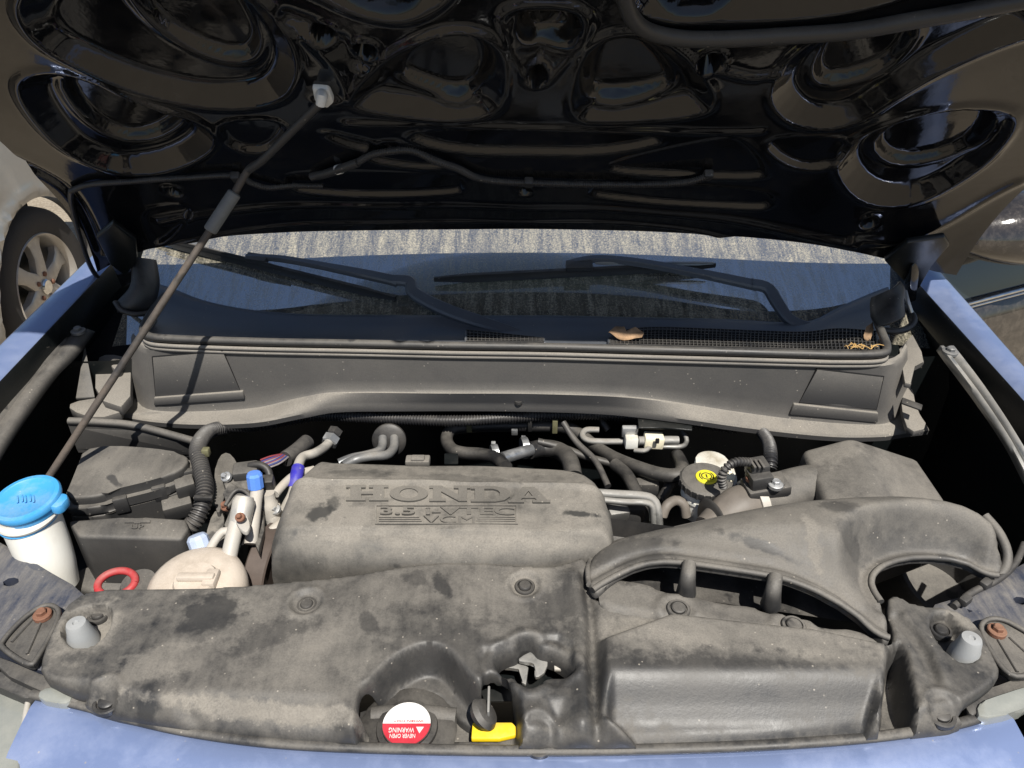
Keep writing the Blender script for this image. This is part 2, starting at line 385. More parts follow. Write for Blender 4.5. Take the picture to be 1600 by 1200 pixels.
def panel(name, outline, hfun, mat, parent=None, label=None, holes=(), res=.005, skirt=.012, edge=.004, smooth=50, frame=None, hole_skirt=None):
    """sheet part with real relief: plan outline (with holes) triangulated, lifted by hfun, rounded edge and rim"""
    loops = [np.asarray(outline)] + [np.asarray(h) for h in holes]
    loops = [np.array([(v.x, v.y) for v in resample([Vector((p[0], p[1], 0)) for p in L], res, True)]) for L in loops]
    lo = loops[0].min(0); hi = loops[0].max(0)
    gx = np.arange(lo[0], hi[0], res); gy = np.arange(lo[1], hi[1], res * .87)
    G = np.array([(x + (res / 2 if j % 2 else 0), y) for j, y in enumerate(gy) for x in gx])
    d = sdf(G, loops[0]); ok = d > res * .55
    G = G[ok]
    for h in loops[1:]: G = G[sdf(G, h) < -res * .55]
    vs, es = [], []
    for L in loops:
        s = len(vs); vs += [Vector((p[0], p[1])) for p in L]; es += [(s + i, s + (i + 1) % len(L)) for i in range(len(L))]
    nb = len(vs); vs += [Vector((p[0], p[1])) for p in G]
    v2, e2, f2, *_ = delaunay_2d_cdt(vs, es, [], 0, 1e-6)
    P = np.array([(v.x, v.y) for v in v2]); T = np.array([f for f in f2 if len(f) == 3])
    cen = P[T].mean(1); k = inside(cen, loops[0])
    for h in loops[1:]: k &= ~inside(cen, h)
    T = T[k]
    h = hfun(P)
    if edge:
        sdm = np.full(len(P), 1e9)
        for L in loops: sdm = np.minimum(sdm, segdist(P, L, np.roll(L, -1, 0)))
        t = np.clip(1 - sdm / edge, 0, 1); h = h - edge * (1 - np.sqrt(1 - t * t)) * .8
    V = [Vector((p[0], p[1], z)) for p, z in zip(P, h)]; Fc = [tuple(int(i) for i in t) for t in T]
    # make all faces look up
    Fc = [f if (P[f[1]][0] - P[f[0]][0]) * (P[f[2]][1] - P[f[0]][1]) - (P[f[1]][1] - P[f[0]][1]) * (P[f[2]][0] - P[f[0]][0]) > 0 else (f[0], f[2], f[1]) for f in Fc]
    cnt = {}
    for f in Fc:
        for a, b in ((f[0], f[1]), (f[1], f[2]), (f[2], f[0])): cnt[(a, b)] = 1
    low = {}
    for (a, b) in list(cnt):
        if (b, a) not in cnt:
            for q in (a, b):
                if q not in low: low[q] = len(V); V.append(V[q] - Vector((0, 0, skirt)))
            Fc.append((a, low[a], low[b], b))
    if frame: V = [frame(v) for v in V]
    used = sorted({i for f in Fc for i in f}); mp = {q: i for i, q in enumerate(used)}
    return mk(name, [V[q] for q in used], [tuple(mp[i] for i in f) for f in Fc], mat, parent, label, smooth)
def flatpoly(name, loops, mapf, mat, parent=None, label=None, h=.002, smooth=30):
    """flat letter or plate: polygon with holes in 2-D, mapf(x, y, height) -> point, with rim"""
    vs, es = [], []
    for L in loops:
        s = len(vs); vs += [Vector(p) for p in L]; es += [(s + i, s + (i + 1) % len(L)) for i in range(len(L))]
    v2, e2, f2, *_ = delaunay_2d_cdt(vs, es, [], 0, 1e-7)
    P = np.array([(v.x, v.y) for v in v2]); T = [f for f in f2]
    cen = np.array([P[list(f)].mean(0) for f in T]); k = inside(cen, np.array(loops[0]))
    for L in loops[1:]: k &= ~inside(cen, np.array(L))
    T = [f for f, q in zip(T, k) if q]
    n_ = len(P); V = [mapf(p[0], p[1], h) for p in P] + [mapf(p[0], p[1], -.001) for p in P]; Fc = [tuple(f) for f in T]; ed = {}
    for f in T:
        for a, b in zip(f, list(f[1:]) + [f[0]]): ed[(a, b)] = 1
    for a, b in ed:
        if (b, a) not in ed: Fc.append((a, a + n_, b + n_, b))
    return mk(name, V, Fc, mat, parent, label, smooth)
def text(name, s, mapf, mat, parent=None, label=None, h=.0016, bold=0.0, shear=0.0):
    cu = bpy.data.curves.new('t', 'FONT'); cu.body = s; cu.size = 1; cu.extrude = .5; cu.offset = bold; cu.shear = shear; cu.resolution_u = 3
    ob = bpy.data.objects.new('t', cu); col.objects.link(ob)
    bpy.context.view_layer.update()
    me = bpy.data.meshes.new_from_object(ob.evaluated_get(bpy.context.evaluated_depsgraph_get()))
    bpy.data.objects.remove(ob); bpy.data.curves.remove(cu)
    A = np.array([v.co[:] for v in me.vertices]); lo, hi = A.min(0), A.max(0)
    for v in me.vertices:
        x = (v.co.x - lo[0]) / (hi[0] - lo[0]); y = (v.co.y - lo[1]) / (hi[1] - lo[1])
        v.co = mapf(x, y, h if v.co.z > 0 else -.001)
    me.name = name; return fin(name, me, mat, parent, label, 30)
def bolt(name, c, mat, parent, r=.008, axis=(0, 0, 1), washer=True, label=None):
    """hexagon bolt head on a washer"""
    c = Vector(c); ax = Vector(axis).normalized(); u = ax.cross(Vector((0, 1, .1))).normalized(); w = ax.cross(u); V, Fc = [], []
    def ring(rr, h, s=24, hexa=False):
        b = len(V)
        for k in range(s):
            a = 2 * math.pi * k / s; q = rr
            if hexa: q = rr / math.cos((a % (math.pi / 3)) - math.pi / 6)
            V.append(c + ax * h + (u * math.cos(a) + w * math.sin(a)) * q)
        return b
    hs = [(r * 1.7, -.004, 0), (r * 1.7, .001, 0), (r * 1.5, .002, 0), (r * .86, .0021, 1), (r * .86, .007, 1), (r * .7, .0085, 0), (r * .3, .008, 0)]
    if not washer: hs = hs[3:]
    st = [ring(a, b_, 24, bool(k)) for a, b_, k in hs]
    for a, b_ in zip(st, st[1:]):
        for k in range(24): Fc.append((a + k, a + (k + 1) % 24, b_ + (k + 1) % 24, b_ + k))
    Fc.append(tuple(st[-1] + k for k in range(24)))
    return mk(name, V, Fc, mat, parent, label, 35)
def clip(c, parent, r=.017, mat='clip_black', axis=(0, 0, 1)):
    """round push fastener with a centre button"""
    return lathe('push_clip', c, axis, [(r, -.004), (r, .0015), (r * .92, .003), (r * .74, .003), (r * .70, .0005), (r * .62, .0005), (r * .60, .004), (r * .5, .0055), (0.0, .0058)], mat, parent)

# ================================================================== the setting
gr = mk('ground', [(-40, -40, 0), (40, -40, 0), (40, 60, 0), (-40, 60, 0)], [(0, 1, 2, 3)], 'gravel', smooth=None); tag(gr, kind='structure')

car = empty('car', (.02, 1.2, 0), 'blue car with its bonnet propped open over a dusty engine bay', 'car')
V3 = Vector
# ------------------------------------------------------------------ wings and inner bay
def wing(name, A0, A1, B0, B1, sgn, label):
    rows = []
    for k in range(25):
        t = -1.6 + k / 24 * 3.4
        a = A0.lerp(A1, t); b = B0.lerp(B1, t); o = V3((sgn, 0, 0))
        sag = -.05 * max(0, -t) ** 2 * .3
        a = a + V3((0, 0, sag)); b = b + V3((0, 0, sag))
        prof = [a + V3((-sgn * .004, 0, -.06)), a + V3((-sgn * .004, 0, -.006)), a + V3((-sgn * .002, 0, -.0015)), a, a.lerp(b, .5) + V3((0, 0, .003)), b + V3((0, 0, .001)), b + o * .010 + V3((0, 0, -.006)),
                b + o * .022 + V3((0, 0, -.026)), b + o * .042 + V3((0, 0, -.09)), b + o * .06 + V3((0, 0, -.22)), b + o * .06 + V3((0, 0, -.5))]
        rows.append(prof)
    w_ = grid(name, [r[2:] for r in rows], 'blue_paint', car, label, 50)
    grid('wing_flange', [r[:3] for r in rows], 'bay_paint', w_, None, 50)
    return w_
LA0, LA1 = pz(0, 592, 1.095), pz(171, 412, 1.125); LB0, LB1 = pz(0, 541, 1.105), pz(155, 390, 1.135)
RA0, RA1 = pz(1580, 600, 1.095), pz(1436, 441, 1.115); RB0, RB1 = pz(1600, 576, 1.105), pz(1455, 411, 1.125)
wing('wing', LA0, LA1, LB0, LB1, -1, 'blue wing beside the washer filler')
wing('wing', RA0, RA1, RB0, RB1, 1, 'blue wing beside the air cleaner')
def apron(name, A0, A1, sgn, off):
    rows = []
    for k in range(14):
        t = -1.6 + k / 13 * 3.4; a = A0.lerp(A1, t) + V3((-sgn * off, 0, -.055))
        rows.append([a + V3((0, 0, .012)), a, a + V3((sgn * .03, 0, -.10)), a + V3((sgn * .03, 0, -.25)), a + V3((0, 0, -.5))])
    return grid(name, rows, 'bay_paint', car, None, 60)
apron('inner_wing', LA0, LA1, -1, -.004); apron('inner_wing', RA0, RA1, 1, -.004)
# floor of the bay, bulkhead
mk('bay_floor', [(-.95, .45, .52), (.95, .45, .52), (.95, 1.5, .52), (-.95, 1.5, .52)], [(0, 1, 2, 3)], 'bay_paint', car, smooth=None)
rows = []
for i in range(41):
    x = -.93 + i / 40 * 1.9; rows.append([V3((x, 1.30 + .01 * math.sin(x * 17), z)) for z in (.5, .7, .82, .90, .95, .99, 1.03)])
grid('bulkhead', rows, 'bay_paint', car)
box('engine_block', (0.02, .90, .70), .62, .36, .36, 'bay_paint', car, bevel=.03)

# bracing strips along the inner wings
def strip(name, top, bot, mat, label=None, thick=.004, rib=True, z0=0):
    a = resample(catmull(top, 8), .012); n_ = len(a); bb = catmull(bot, 8); L = resample(bb, .004); rows = []
    for i, p in enumerate(a):
        q = L[int(i / (n_ - 1) * (len(L) - 1))]; r = []
        for k in range(9):
            t = k / 8; v = p.lerp(q, t)
            r.append(v + V3((0, 0, (-.008 * math.exp(-((t - .5) / .13) ** 2) if rib else 0) - (.010 if k in (0, 8) else 0))))
        rows.append(r)
    return grid(name, rows, mat, car, label, 50, thick)
strip('wing_brace', [pz(62, 534, 1.075), pz(22, 580, 1.07), pz(-30, 645, 1.055), pz(-90, 725, 1.03)], [pz(146, 512, 1.07), pz(120, 548, 1.06), pz(79, 590, 1.05), pz(10, 690, 1.03), pz(-40, 780, 1.0)], 'box_plastic', 'dusty pressed strip along the inner wing')
strip('wing_brace', [pz(1492, 541, 1.10), pz(1530, 590, 1.10), pz(1570, 648, 1.085), pz(1605, 705, 1.06), pz(1640, 760, 1.03), pz(1690, 830, .985)], [pz(1467, 541, 1.10), pz(1482, 562, 1.10), pz(1525, 618, 1.085), pz(1574, 690, 1.06), pz(1610, 760, 1.03), pz(1655, 845, .985)], 'dusty_metal', 'grey metal strap bolted to the inner wing')
bolt('bolt', pz(1485, 549, 1.104), 'dull_bolt', car, .008); bolt('bolt', pz(122, 517, 1.078), 'dull_bolt', car, .008)

# ------------------------------------------------------------------ windscreen, cowl tray
xs = [150 + i * 13.2 for i in range(106)]
def interp(tab, x):
    for (x0, y0), (x1, y1) in zip(tab, tab[1:]):
        if x <= x1: 
            t = (x - x0) / (x1 - x0); t = max(0, t); return y0 + (y1 - y0) * t
    return tab[-1][1]
def sinterp(tab, x):
    i = 0
    while i < len(tab) - 2 and x > tab[i + 1][0]: i += 1
    p = [tab[max(i - 1, 0)], tab[i], tab[i + 1], tab[min(i + 2, len(tab) - 1)]]
    t = min(1, max(0, (x - p[1][0]) / (p[2][0] - p[1][0]))); d = p[2][0] - p[1][0]
    m1 = (p[2][1] - p[0][1]) / max(1e-6, p[2][0] - p[0][0]) * d; m2 = (p[3][1] - p[1][1]) / max(1e-6, p[3][0] - p[1][0]) * d
    return (2 * t**3 - 3 * t * t + 1) * p[1][1] + (t**3 - 2 * t * t + t) * m1 + (-2 * t**3 + 3 * t * t) * p[2][1] + (t**3 - t * t) * m2
rows = []
for i in range(31):
    x = -.82 + i / 30 * 1.68
    rows.append([V3((x, y, 1.077 + (y - 1.395) * .49 - gbow(x))) for y in [1.380 + k / 20 * .85 for k in range(21)]])
ws = grid('windscreen', rows, 'glass_dusty', car, 'windscreen glass coated in dried dust', 60)
rows = [[V3((x, y, z)) for x in (-1, -.5, 0, .5, 1)] for y, z in ((1.32, .96), (1.6, 1.02), (2.0, 1.06), (2.05, .8), (2.6, .5))]
grid('dashboard', rows, 'void', car)
SEAL = [(225, 526), (260, 529), (400, 534), (560, 537), (700, 540), (850, 542), (1000, 546), (1150, 550), (1300, 554), (1385, 555)]
BASE = [(200, 400), (235, 438), (270, 452), (310, 468), (350, 478), (400, 486), (480, 492), (600, 493), (720, 494), (860, 494), (1000, 497), (1150, 500), (1240, 505), (1275, 500), (1310, 482), (1360, 460), (1410, 440), (1440, 420)]
ZS = 1.118
rows = []
for i in range(101):
    x = 222 + i / 100 * 1166; s = pz(x, sinterp(SEAL, x), ZS - .004); bpx = 222 + (x - 222) * 1.0
    g = pg(bpx, sinterp(BASE, bpx), .004); r = []
    for k in range(15):
        t = k / 14; p = s.lerp(g, t); p.z += -.016 * math.sin(math.pi * min(1, t * 1.15)) + .006 * math.exp(-((t - .9) / .07) ** 2); r.append(p)
    r.append(g + V3((0, .012, -.004)))
    rows.append(r)
tray = grid('cowl_tray', rows, 'cowl_tray', car, 'black plastic tray under the windscreen')
def tray_pt(px, py, off):
    """point over the tray near its front"""
    x = px; s = pz(x, sinterp(SEAL, x), ZS - .004); g = pg(x, sinterp(BASE, x), .004)
    lo, hi = 0., 1.
    def at(t):
        p = s.lerp(g, t); p.z += -.016 * math.sin(math.pi * min(1, t * 1.15)) + off; return p
    def scr(p):
        d = p - CAM; z = d.dot(V3((0, CP, -SP))); return 600 - FPX * d.dot(V3((0, SP, CP))) / z
    for _ in range(25):
        m_ = (lo + hi) / 2
        if scr(at(m_)) > py: lo = m_
        else: hi = m_
    return at(lo)
# intake grilles: a black sheet over the tray painting in the shaded opening, a rim and a lattice of thin bars
def cgrille(x0, x1, ytop, step, label):
    n_ = int((x1 - x0) / 6); top = []; bot = []
    for i in range(n_ + 1):
        x = x0 + (x1 - x0) * i / n_; top.append((x, sinterp(ytop, x))); bot.append((x, sinterp(SEAL, x) - 6))
    rows = []
    for k in range(7):
        t = k / 6; rows.append([tray_pt(a[0], a[1] + (b_[1] - a[1]) * t, .0025) for a, b_ in zip(top, bot)])
    black_sheet = grid('air_grille', rows, 'void', car, label)
    V, Fc = [], []
    def bar(p, q, w):
        d = (q - p).normalized(); s_ = d.cross(V3((0, 0, 1))).normalized() * w; b0 = len(V)
        for e in (p, q):
            V.extend([e - s_, e + s_, e + s_ + V3((0, 0, .003)), e - s_ + V3((0, 0, .003))])
        for k in range(4): Fc.append((b0 + k, b0 + (k + 1) % 4, b0 + 4 + (k + 1) % 4, b0 + 4 + k))
    for i in range(0, n_ + 1):
        a, b_ = top[i], bot[i]; sh = 0
        p = [tray_pt(a[0] + sh * t, a[1] + (b_[1] - a[1]) * t, .0045) for t in (0, .33, .66, 1)]
        for u, w in zip(p, p[1:]): bar(u, w, .0007)
    for k in range(0, step + 1):
        t = k / step; p = [tray_pt(a[0], a[1] + (b_[1] - a[1]) * t, .0048) for a, b_ in zip(top, bot)]
        for u, w in zip(p, p[1:]): bar(u, w, .0009)
    mk('lattice', V, Fc, 'black_rubber', black_sheet, smooth=None, kind='stuff')
    ring = [tray_pt(a[0], a[1], .004) for a in top] + [tray_pt(b_[0], b_[1], .004) for b_ in bot[::-1]]
    tube('rim', ring + [ring[0]], .0028, 'cowl_tray', black_sheet, sides=6, curve=False)
cgrille(952, 1372, [(952, 530), (975, 518), (1020, 513), (1100, 515), (1200, 519), (1260, 520), (1310, 515), (1372, 519)], 7, 'wide lattice air grille in the cowl tray')
cgrille(728, 850, [(728, 517), (770, 521), (850, 530)], 4, 'small lattice air grille in the cowl tray')
# rubber seal along the cowl, with its grooves
sp = [pz(258, 462, 1.125), pz(240, 484, 1.122), pz(224, 512, ZS), pz(232, 525, ZS)] + [pz(x, sinterp(SEAL, x), ZS) for x in range(262, 1360, 50)] + [pz(1374, 553, ZS), pz(1386, 544, ZS), pz(1378, 520, ZS), pz(1366, 492, ZS + .004)]
tube('cowl_seal', sp, .0075, 'black_rubber', car, 'black rubber seal along the cowl edge')
for k, (dz, r_) in enumerate(((-.013, .0045), (-.021, .0040))):
    tube('seal_lip', [p + V3((0, -.004, dz)) for p in sp[1:-1]], r_, 'cowl_plastic', car)

# ------------------------------------------------------------------ cowl box: front face and lower flange
TOP = [(205, 528), (215, 540), (235, 546), (262, 549), (400, 551), (700, 556), (1000, 562), (1200, 568), (1340, 572), (1385, 571), (1408, 562), (1418, 545)]
BOT = [(205, 612), (220, 632), (240, 640), (300, 642), (400, 636), (470, 620), (520, 612), (700, 612), (850, 613), (1000, 620), (1150, 642), (1250, 655), (1340, 662), (1385, 660), (1405, 648), (1412, 630)]
FLG = [(150, 640), (180, 647), (240, 657), (310, 661), (400, 658), (470, 645), (520, 636), (600, 634), (800, 634), (950, 639), (1050, 650), (1180, 668), (1300, 680), (1380, 680), (1420, 674), (1452, 670)]
YF = 1.214
def ycurve(x):     # the box turns back at both ends
    l_ = max(0, (246 - x) / 41); r_ = max(0, (x - 1380) / 38); xc = min(1370, max(262, x))
    return pz(xc, sinterp(SEAL, xc), ZS).y - .003 + .085 * (l_ ** 2.2 + r_ ** 2.2)
rows = []
for i in range(141):
    t = i / 140; x = 205 + t * 1213
    a = pY(x, sinterp(TOP, x), ycurve(x)); a.z = min(a.z, 1.112); y = ycurve(x)
    bb = pY(x, sinterp(BOT, x), y - .004); xf = 150 + t * 1302
    zf = min(bb.z - .004, 1.0); fl = pz(xf, sinterp(FLG, xf), zf - .006)
    r = [a + V3((0, .012, .004)), a + V3((0, .004, .003)), a, a.lerp(bb, .1), a.lerp(bb, .3), a.lerp(bb, .5), a.lerp(bb, .7), a.lerp(bb, .93), bb + V3((0, -.002, 0))]
    for k in (.02, .15, .4, .7, .93): r.append((bb + V3((0, -.004, -.001))).lerp(fl, k))
    r += [fl + V3((0, -.001, -.003)), fl + V3((0, 0, -.013)), fl + V3((0, .004, -.014))]
    rows.append(r)
cowl = grid('cowl_box', rows, 'cowl_plastic', car, 'dusty black plastic cowl box across the bulkhead', 28)
def lid(px, gap, label, bar_px, barlab):
    c = [pY(x, y, ycurve(x) - .0035) for x, y in px]
    prism('access_lid', c, .005, 'cowl_plastic', cowl, label, bevel=.0012, down=V3((0, 1, 0)))
    b_ = [pY(x, y, ycurve(x) - .009) for x, y in bar_px]
    prism('lid_ledge', b_, .012, 'cowl_plastic', cowl, None, bevel=.002, down=V3((0, 1, 0)))
    ol = c + [c[0]]
    tube('lid_gap', [p + V3((0, .0012, 0)) for p in ol], .0016, 'void', cowl, sides=6, curve=False)
lid([(238, 558), (348, 549), (376, 612), (243, 622)], 0, 'square lid in the cowl box near the fuse box', [(240, 622), (379, 612), (382, 624), (240, 634)], '')
lid([(1277, 577), (1381, 589), (1370, 640), (1249, 629)], 0, 'square lid in the cowl box above the air cleaner', [(1241, 632), (1373, 646), (1372, 661), (1234, 648)], '')
clip(pz(810, 627, 1.003), cowl, .008)
# cowl end brackets and flaps
def sheet(name, px, z, mat, label=None, drop=.006, bevel=.0015, it=1, parent=None):
    q = [pz(p[0], p[1], p[2] if len(p) > 2 else z) for p in px]
    q = chaikin(q, it) if it else q
    return prism(name, q, drop, mat, parent or car, label, bevel)
sheet('end_bracket', [(150, 560), (170, 552), (205, 560), (203, 640), (148, 622)], 1.0, 'cowl_plastic', drop=.02)
sheet('end_bracket', [(172, 558), (188, 556), (190, 575), (174, 577)], 1.02, 'cowl_plastic', drop=.02, bevel=.004)
sheet('end_bracket', [(132, 537, 1.05), (148, 620, .985), (118, 622, .985)], 1.0, 'box_plastic', drop=.006, it=0)
sheet('end_bracket', [(110, 628), (160, 620), (200, 640), (150, 655), (108, 640)], .985, 'cowl_plastic', drop=.02)
sheet('end_bracket', [(1405, 545), (1426, 522), (1440, 550), (1444, 566), (1428, 572), (1424, 600), (1414, 598)], 1.06, 'cowl_plastic', drop=.01, it=0)
sheet('end_bracket', [(1411, 598), (1425, 603), (1432, 640), (1452, 668), (1420, 676), (1408, 640)], 1.0, 'cowl_plastic', drop=.012)
sheet('end_bracket', [(1410, 620), (1442, 632), (1440, 640), (1409, 629)], 1.035, 'black_rubber', drop=.004, it=0)
# rubber hinge flaps and hood hinges
def flap(name, rail, width, mat, label):
    rows = []
    for p, q in rail:
        r = []
        for k in range(9):
            t = k / 8; v = p.lerp(q, t); r.append(v + V3((0, -.02 * math.sin(math.pi * t), .012 * math.sin(math.pi * t))))
        rows.append(r)
    rr = [catmull([r[k] for r in rows], 6) for k in range(9)]
    return grid(name, rr, mat, car, label, 60, .006)
flap('hinge_cover', [(pz(205, 405, 1.18), pz(243, 407, 1.17)), (pz(208, 430, 1.16), pz(248, 440, 1.14)), (pz(203, 452, 1.14), pz(245, 462, 1.12)), (pz(184, 474, 1.12), pz(240, 482, 1.10)), (pz(186, 488, 1.10), pz(228, 490, 1.09))], 0, 'black_rubber', 'curved rubber flap over the hinge by the fuse box')
tube('flap_lip', [pz(180, 472, 1.125), pz(190, 485, 1.115), pz(212, 491, 1.105), pz(236, 488, 1.10)], .005, 'black_rubber', car)
flap('hinge_cover', [(pz(1362, 466, 1.15), pz(1405, 440, 1.17)), (pz(1360, 478, 1.14), pz(1412, 452, 1.16)), (pz(1362, 495, 1.13), pz(1410, 470, 1.15)), (pz(1372, 512, 1.12), pz(1412, 492, 1.13))], 0, 'black_rubber', 'curved rubber flap over the hinge by the air cleaner')
tube('flap_lip', [pz(1392, 478, 1.13), pz(1415, 482, 1.12), pz(1428, 498, 1.11), pz(1420, 512, 1.10), pz(1400, 518, 1.10), pz(1380, 516, 1.10)], .0065, 'black_rubber', car, 'looped grey rubber lip under the hinge')
prism('hood_hinge', [pz(1425, 415, 1.19), pz(1440, 400, 1.20), pz(1432, 470, 1.10), pz(1420, 475, 1.10)], .03, 'hood_paint', car, bevel=.004, down=V3((0, 1, 0)))
tube('hinge_pin', [pz(1414, 455, 1.15), pz(1418, 470, 1.14), pz(1424, 488, 1.12)], .004, 'zinc', car)
prism('hood_hinge', [pz(170, 405, 1.17), pz(205, 395, 1.19), pz(208, 440, 1.13), pz(190, 450, 1.11)], .03, 'hood_paint', car, bevel=.004, down=V3((0, 1, 0)))

# ------------------------------------------------------------------ wipers
def bladebar(name, a, b_, w, h, off, mat, parent, label=None, n_=24):
    rows = []
    for i in range(n_ + 1):
        t = i / n_; p = pg(a[0] + (b_[0] - a[0]) * t, a[1] + (b_[1] - a[1]) * t, off); d = (pg(*b_, off) - pg(*a, off)).normalized(); s_ = d.cross(GN).normalized()
        k = .5 + .5 * min(1, min(t, 1 - t) * 8)
        rows.append([p + s_ * w * x * k + GN * h * y * k for x, y in ((-1, -1), (-1, .3), (-.5, 1), (.5, 1), (1, .3), (1, -1), (-1, -1))])
    o = grid(name, rows, mat, parent, label, 40); return o
def armtube(name, pts, mat, parent, label=None, w=(.009, .012), flat=.45):
    return tube(name, pts, list(w), mat, parent, label, sides=10, flat=flat, step=.008)
def arm(name, pts, ws_, mat, parent, label=None, th=.006):
    """flat tapering wiper arm along points with given half widths"""
    pth = resample(catmull(pts, 10), .006); n_ = len(pth); rows = []
    for i, p in enumerate(pth):
        t = i / (n_ - 1) * (len(ws_) - 1); k = min(int(t), len(ws_) - 2); w = ws_[k] + (ws_[k + 1] - ws_[k]) * (t - k)
        d = (pth[min(i + 1, n_ - 1)] - pth[max(0, i - 1)]).normalized(); s_ = d.cross(GN).normalized()
        rows.append([p + s_ * w * x + GN * th * y for x, y in ((-1, -1), (-1, .4), (-.7, 1), (.7, 1), (1, .4), (1, -1), (-1, -1))])
    return grid(name, rows, mat, parent, label, 40)
w1 = arm('wiper', [pg(385, 401, .03), pg(440, 404, .034), pg(520, 418, .036), pg(600, 434, .036), pg(622, 440, .034)], [.004, .006, .007, .010, .011], 'cowl_tray', car, 'wiper with its arm reaching over the small grille')
arm('arm_root', [pg(612, 437, .036), pg(640, 440, .034), pg(648, 458, .028), pg(700, 485, .03), pg(780, 512, .03), pg(850, 533, .022)], [.011, .013, .014, .014, .011, .004], 'cowl_tray', w1)
bladebar('blade', (235, 372), (618, 466), .006, .010, .016, 'black_rubber', w1)
bladebar('blade_rail', (240, 369), (440, 418), .0025, .005, .030, 'black_rubber', w1)
box('blade_clip', pg(402, 404, .03), .05, .02, .014, 'black_rubber', w1, rot=(R(26), 0, R(-18)))
w2 = arm('wiper', [pg(885, 412, .03), pg(930, 404, .036), pg(1000, 410, .038), pg(1100, 428, .038), pg(1182, 445, .034)], [.005, .007, .008, .010, .012], 'cowl_tray', car, 'wiper with its arm bent down beside the wide grille')
arm('arm_root', [pg(1175, 443, .036), pg(1200, 450, .034), pg(1216, 474, .03), pg(1236, 500, .025), pg(1275, 514, .016), pg(1330, 520, .008)], [.012, .013, .012, .012, .010, .004], 'cowl_tray', w2)
bladebar('blade', (678, 436), (1118, 414), .006, .010, .016, 'black_rubber', w2)
bladebar('blade_rail', (930, 411), (1115, 411), .003, .004, .032, 'zinc', w2)
box('blade_clip', pg(905, 416, .03), .055, .022, .016, 'black_rubber', w2, rot=(R(26), 0, R(3)))

# ------------------------------------------------------------------ bonnet
NU, NV, HL = 430, 230, 1.035
lefte = [huv(178, 425), huv(168, 407), huv(132, 350), huv(0, 221)]
righte = [huv(1432, 430), huv(1454, 411), huv(1600, 295)]
def edge_x(e, v):
    e = sorted(e, key=lambda q: q[1])
    if v <= e[0][1]: return e[0][0]
    for (x0, v0), (x1, v1) in zip(e, e[1:]):
        if v <= v1: return x0 + (x1 - x0) * (v - v0) / (v1 - v0)
    return e[-1][0]
HOFF = [(100, .05), (180, .05), (260, .035), (400, .015), (600, .004), (800, 0), (1000, .008), (1150, .03), (1250, .045), (1340, .06), (1440, .065), (1500, .065)]
REAR = [(178, 425), (205, 405), (240, 388), (330, 371), (420, 364), (500, 361), (800, 358), (1000, 363), (1200, 379), (1330, 405), (1400, 425), (1432, 430)]
def huvo(px, py):
    o_ = sinterp(HOFF, px); p = ph(px, py, o_) - HO; return (p.x, p.dot(HV), o_)
rear3 = [huvo(*p) for p in REAR]; rear_uv = [(a, b_) for a, b_, c in rear3]; rear_h = [(a, c) for a, b_, c in rear3]
HX = np.zeros((NV, NU))
U = np.zeros((NV, NU)); W = np.zeros((NV, NU))
for j in range(NU):
    s = j / (NU - 1); u0 = rear_uv[0][0] + (rear_uv[-1][0] - rear_uv[0][0]) * s; v0 = sinterp(rear_uv, u0)
    for i in range(NV):
        q = i / (NV - 1); t = q * .62 / .62 if q < 0 else q
        v = v0 + (HL - v0) * (t ** 1.35); HX[i, j] = sinterp(rear_h, u0) * max(0, 1 - (v - v0) / .26) ** 2
        xl, xr = edge_x(lefte, v), edge_x(righte, v)
        U[i, j] = xl + (xr - xl) * s; W[i, j] = v
P = np.stack([U.ravel(), W.ravel()], 1)
def hp(px, it=2): return np.array([(q.x, q.y) for q in chaikin([V3((*huv(*p), 0)) for p in px], it)])
def hline(px): return np.array([(q.x, q.y) for q in catmull([V3((*huv(*p), 0)) for p in px], 6)])
H = HX.ravel().copy()
lobes = [
 ([(15, 10), (60, 75), (150, 120), (240, 152), (350, 173), (440, 162), (472, 115), (455, 55), (390, -20), (300, -50), (60, -40)], [(190, -20), (235, 50), (300, 92), (360, 112), (392, 105), (402, 75), (375, 25), (330, -30)]),
 ([(20, 140), (60, 200), (110, 245), (200, 275), (290, 262), (345, 228), (325, 192), (230, 160), (110, 110), (40, 112)], [(90, 132), (125, 195), (185, 232), (245, 228), (292, 192), (200, 152)]),
 ([(540, 150), (600, 90), (680, 45), (760, 48), (798, 95), (785, 178), (700, 192), (560, 172)], [(618, 128), (655, 75), (700, 52), (752, 62), (772, 112), (728, 172), (650, 148)]),
 ([(780, 10), (910, 5), (925, 50), (885, 95), (850, 130), (822, 125), (790, 60)], [(808, 30), (892, 25), (903, 48), (884, 74), (822, 77)]),
 ([(888, 188), (895, 95), (945, 48), (1025, 50), (1090, 100), (1122, 148), (1105, 180), (960, 192)], [(912, 108), (940, 75), (985, 64), (1058, 138), (1030, 160), (920, 172)]),
 ([(1192, 155), (1225, 92), (1300, 40), (1460, 10), (1640, -10), (1640, 45), (1550, 75), (1430, 130), (1335, 198), (1240, 202)], [(1272, 130), (1310, 62), (1445, 48), (1395, 122), (1300, 152)]),
 ([(1296, 262), (1330, 212), (1470, 165), (1585, 168), (1592, 200), (1530, 270), (1430, 312), (1340, 308)], [(1362, 232), (1480, 178), (1562, 184), (1512, 252), (1400, 272)]),
 ([(420, -30), (470, -20), (560, 25), (640, 35), (700, 0), (720, -40), (560, -70)], [(480, -40), (560, 10), (630, 18), (670, -10), (620, -50)]),
 ([(975, -60), (985, 20), (1060, 35), (1250, 30), (1420, -5), (1500, -60)], [(1010, -50), (1030, 15), (1120, 22), (1180, -20), (1120, -60)]),
]
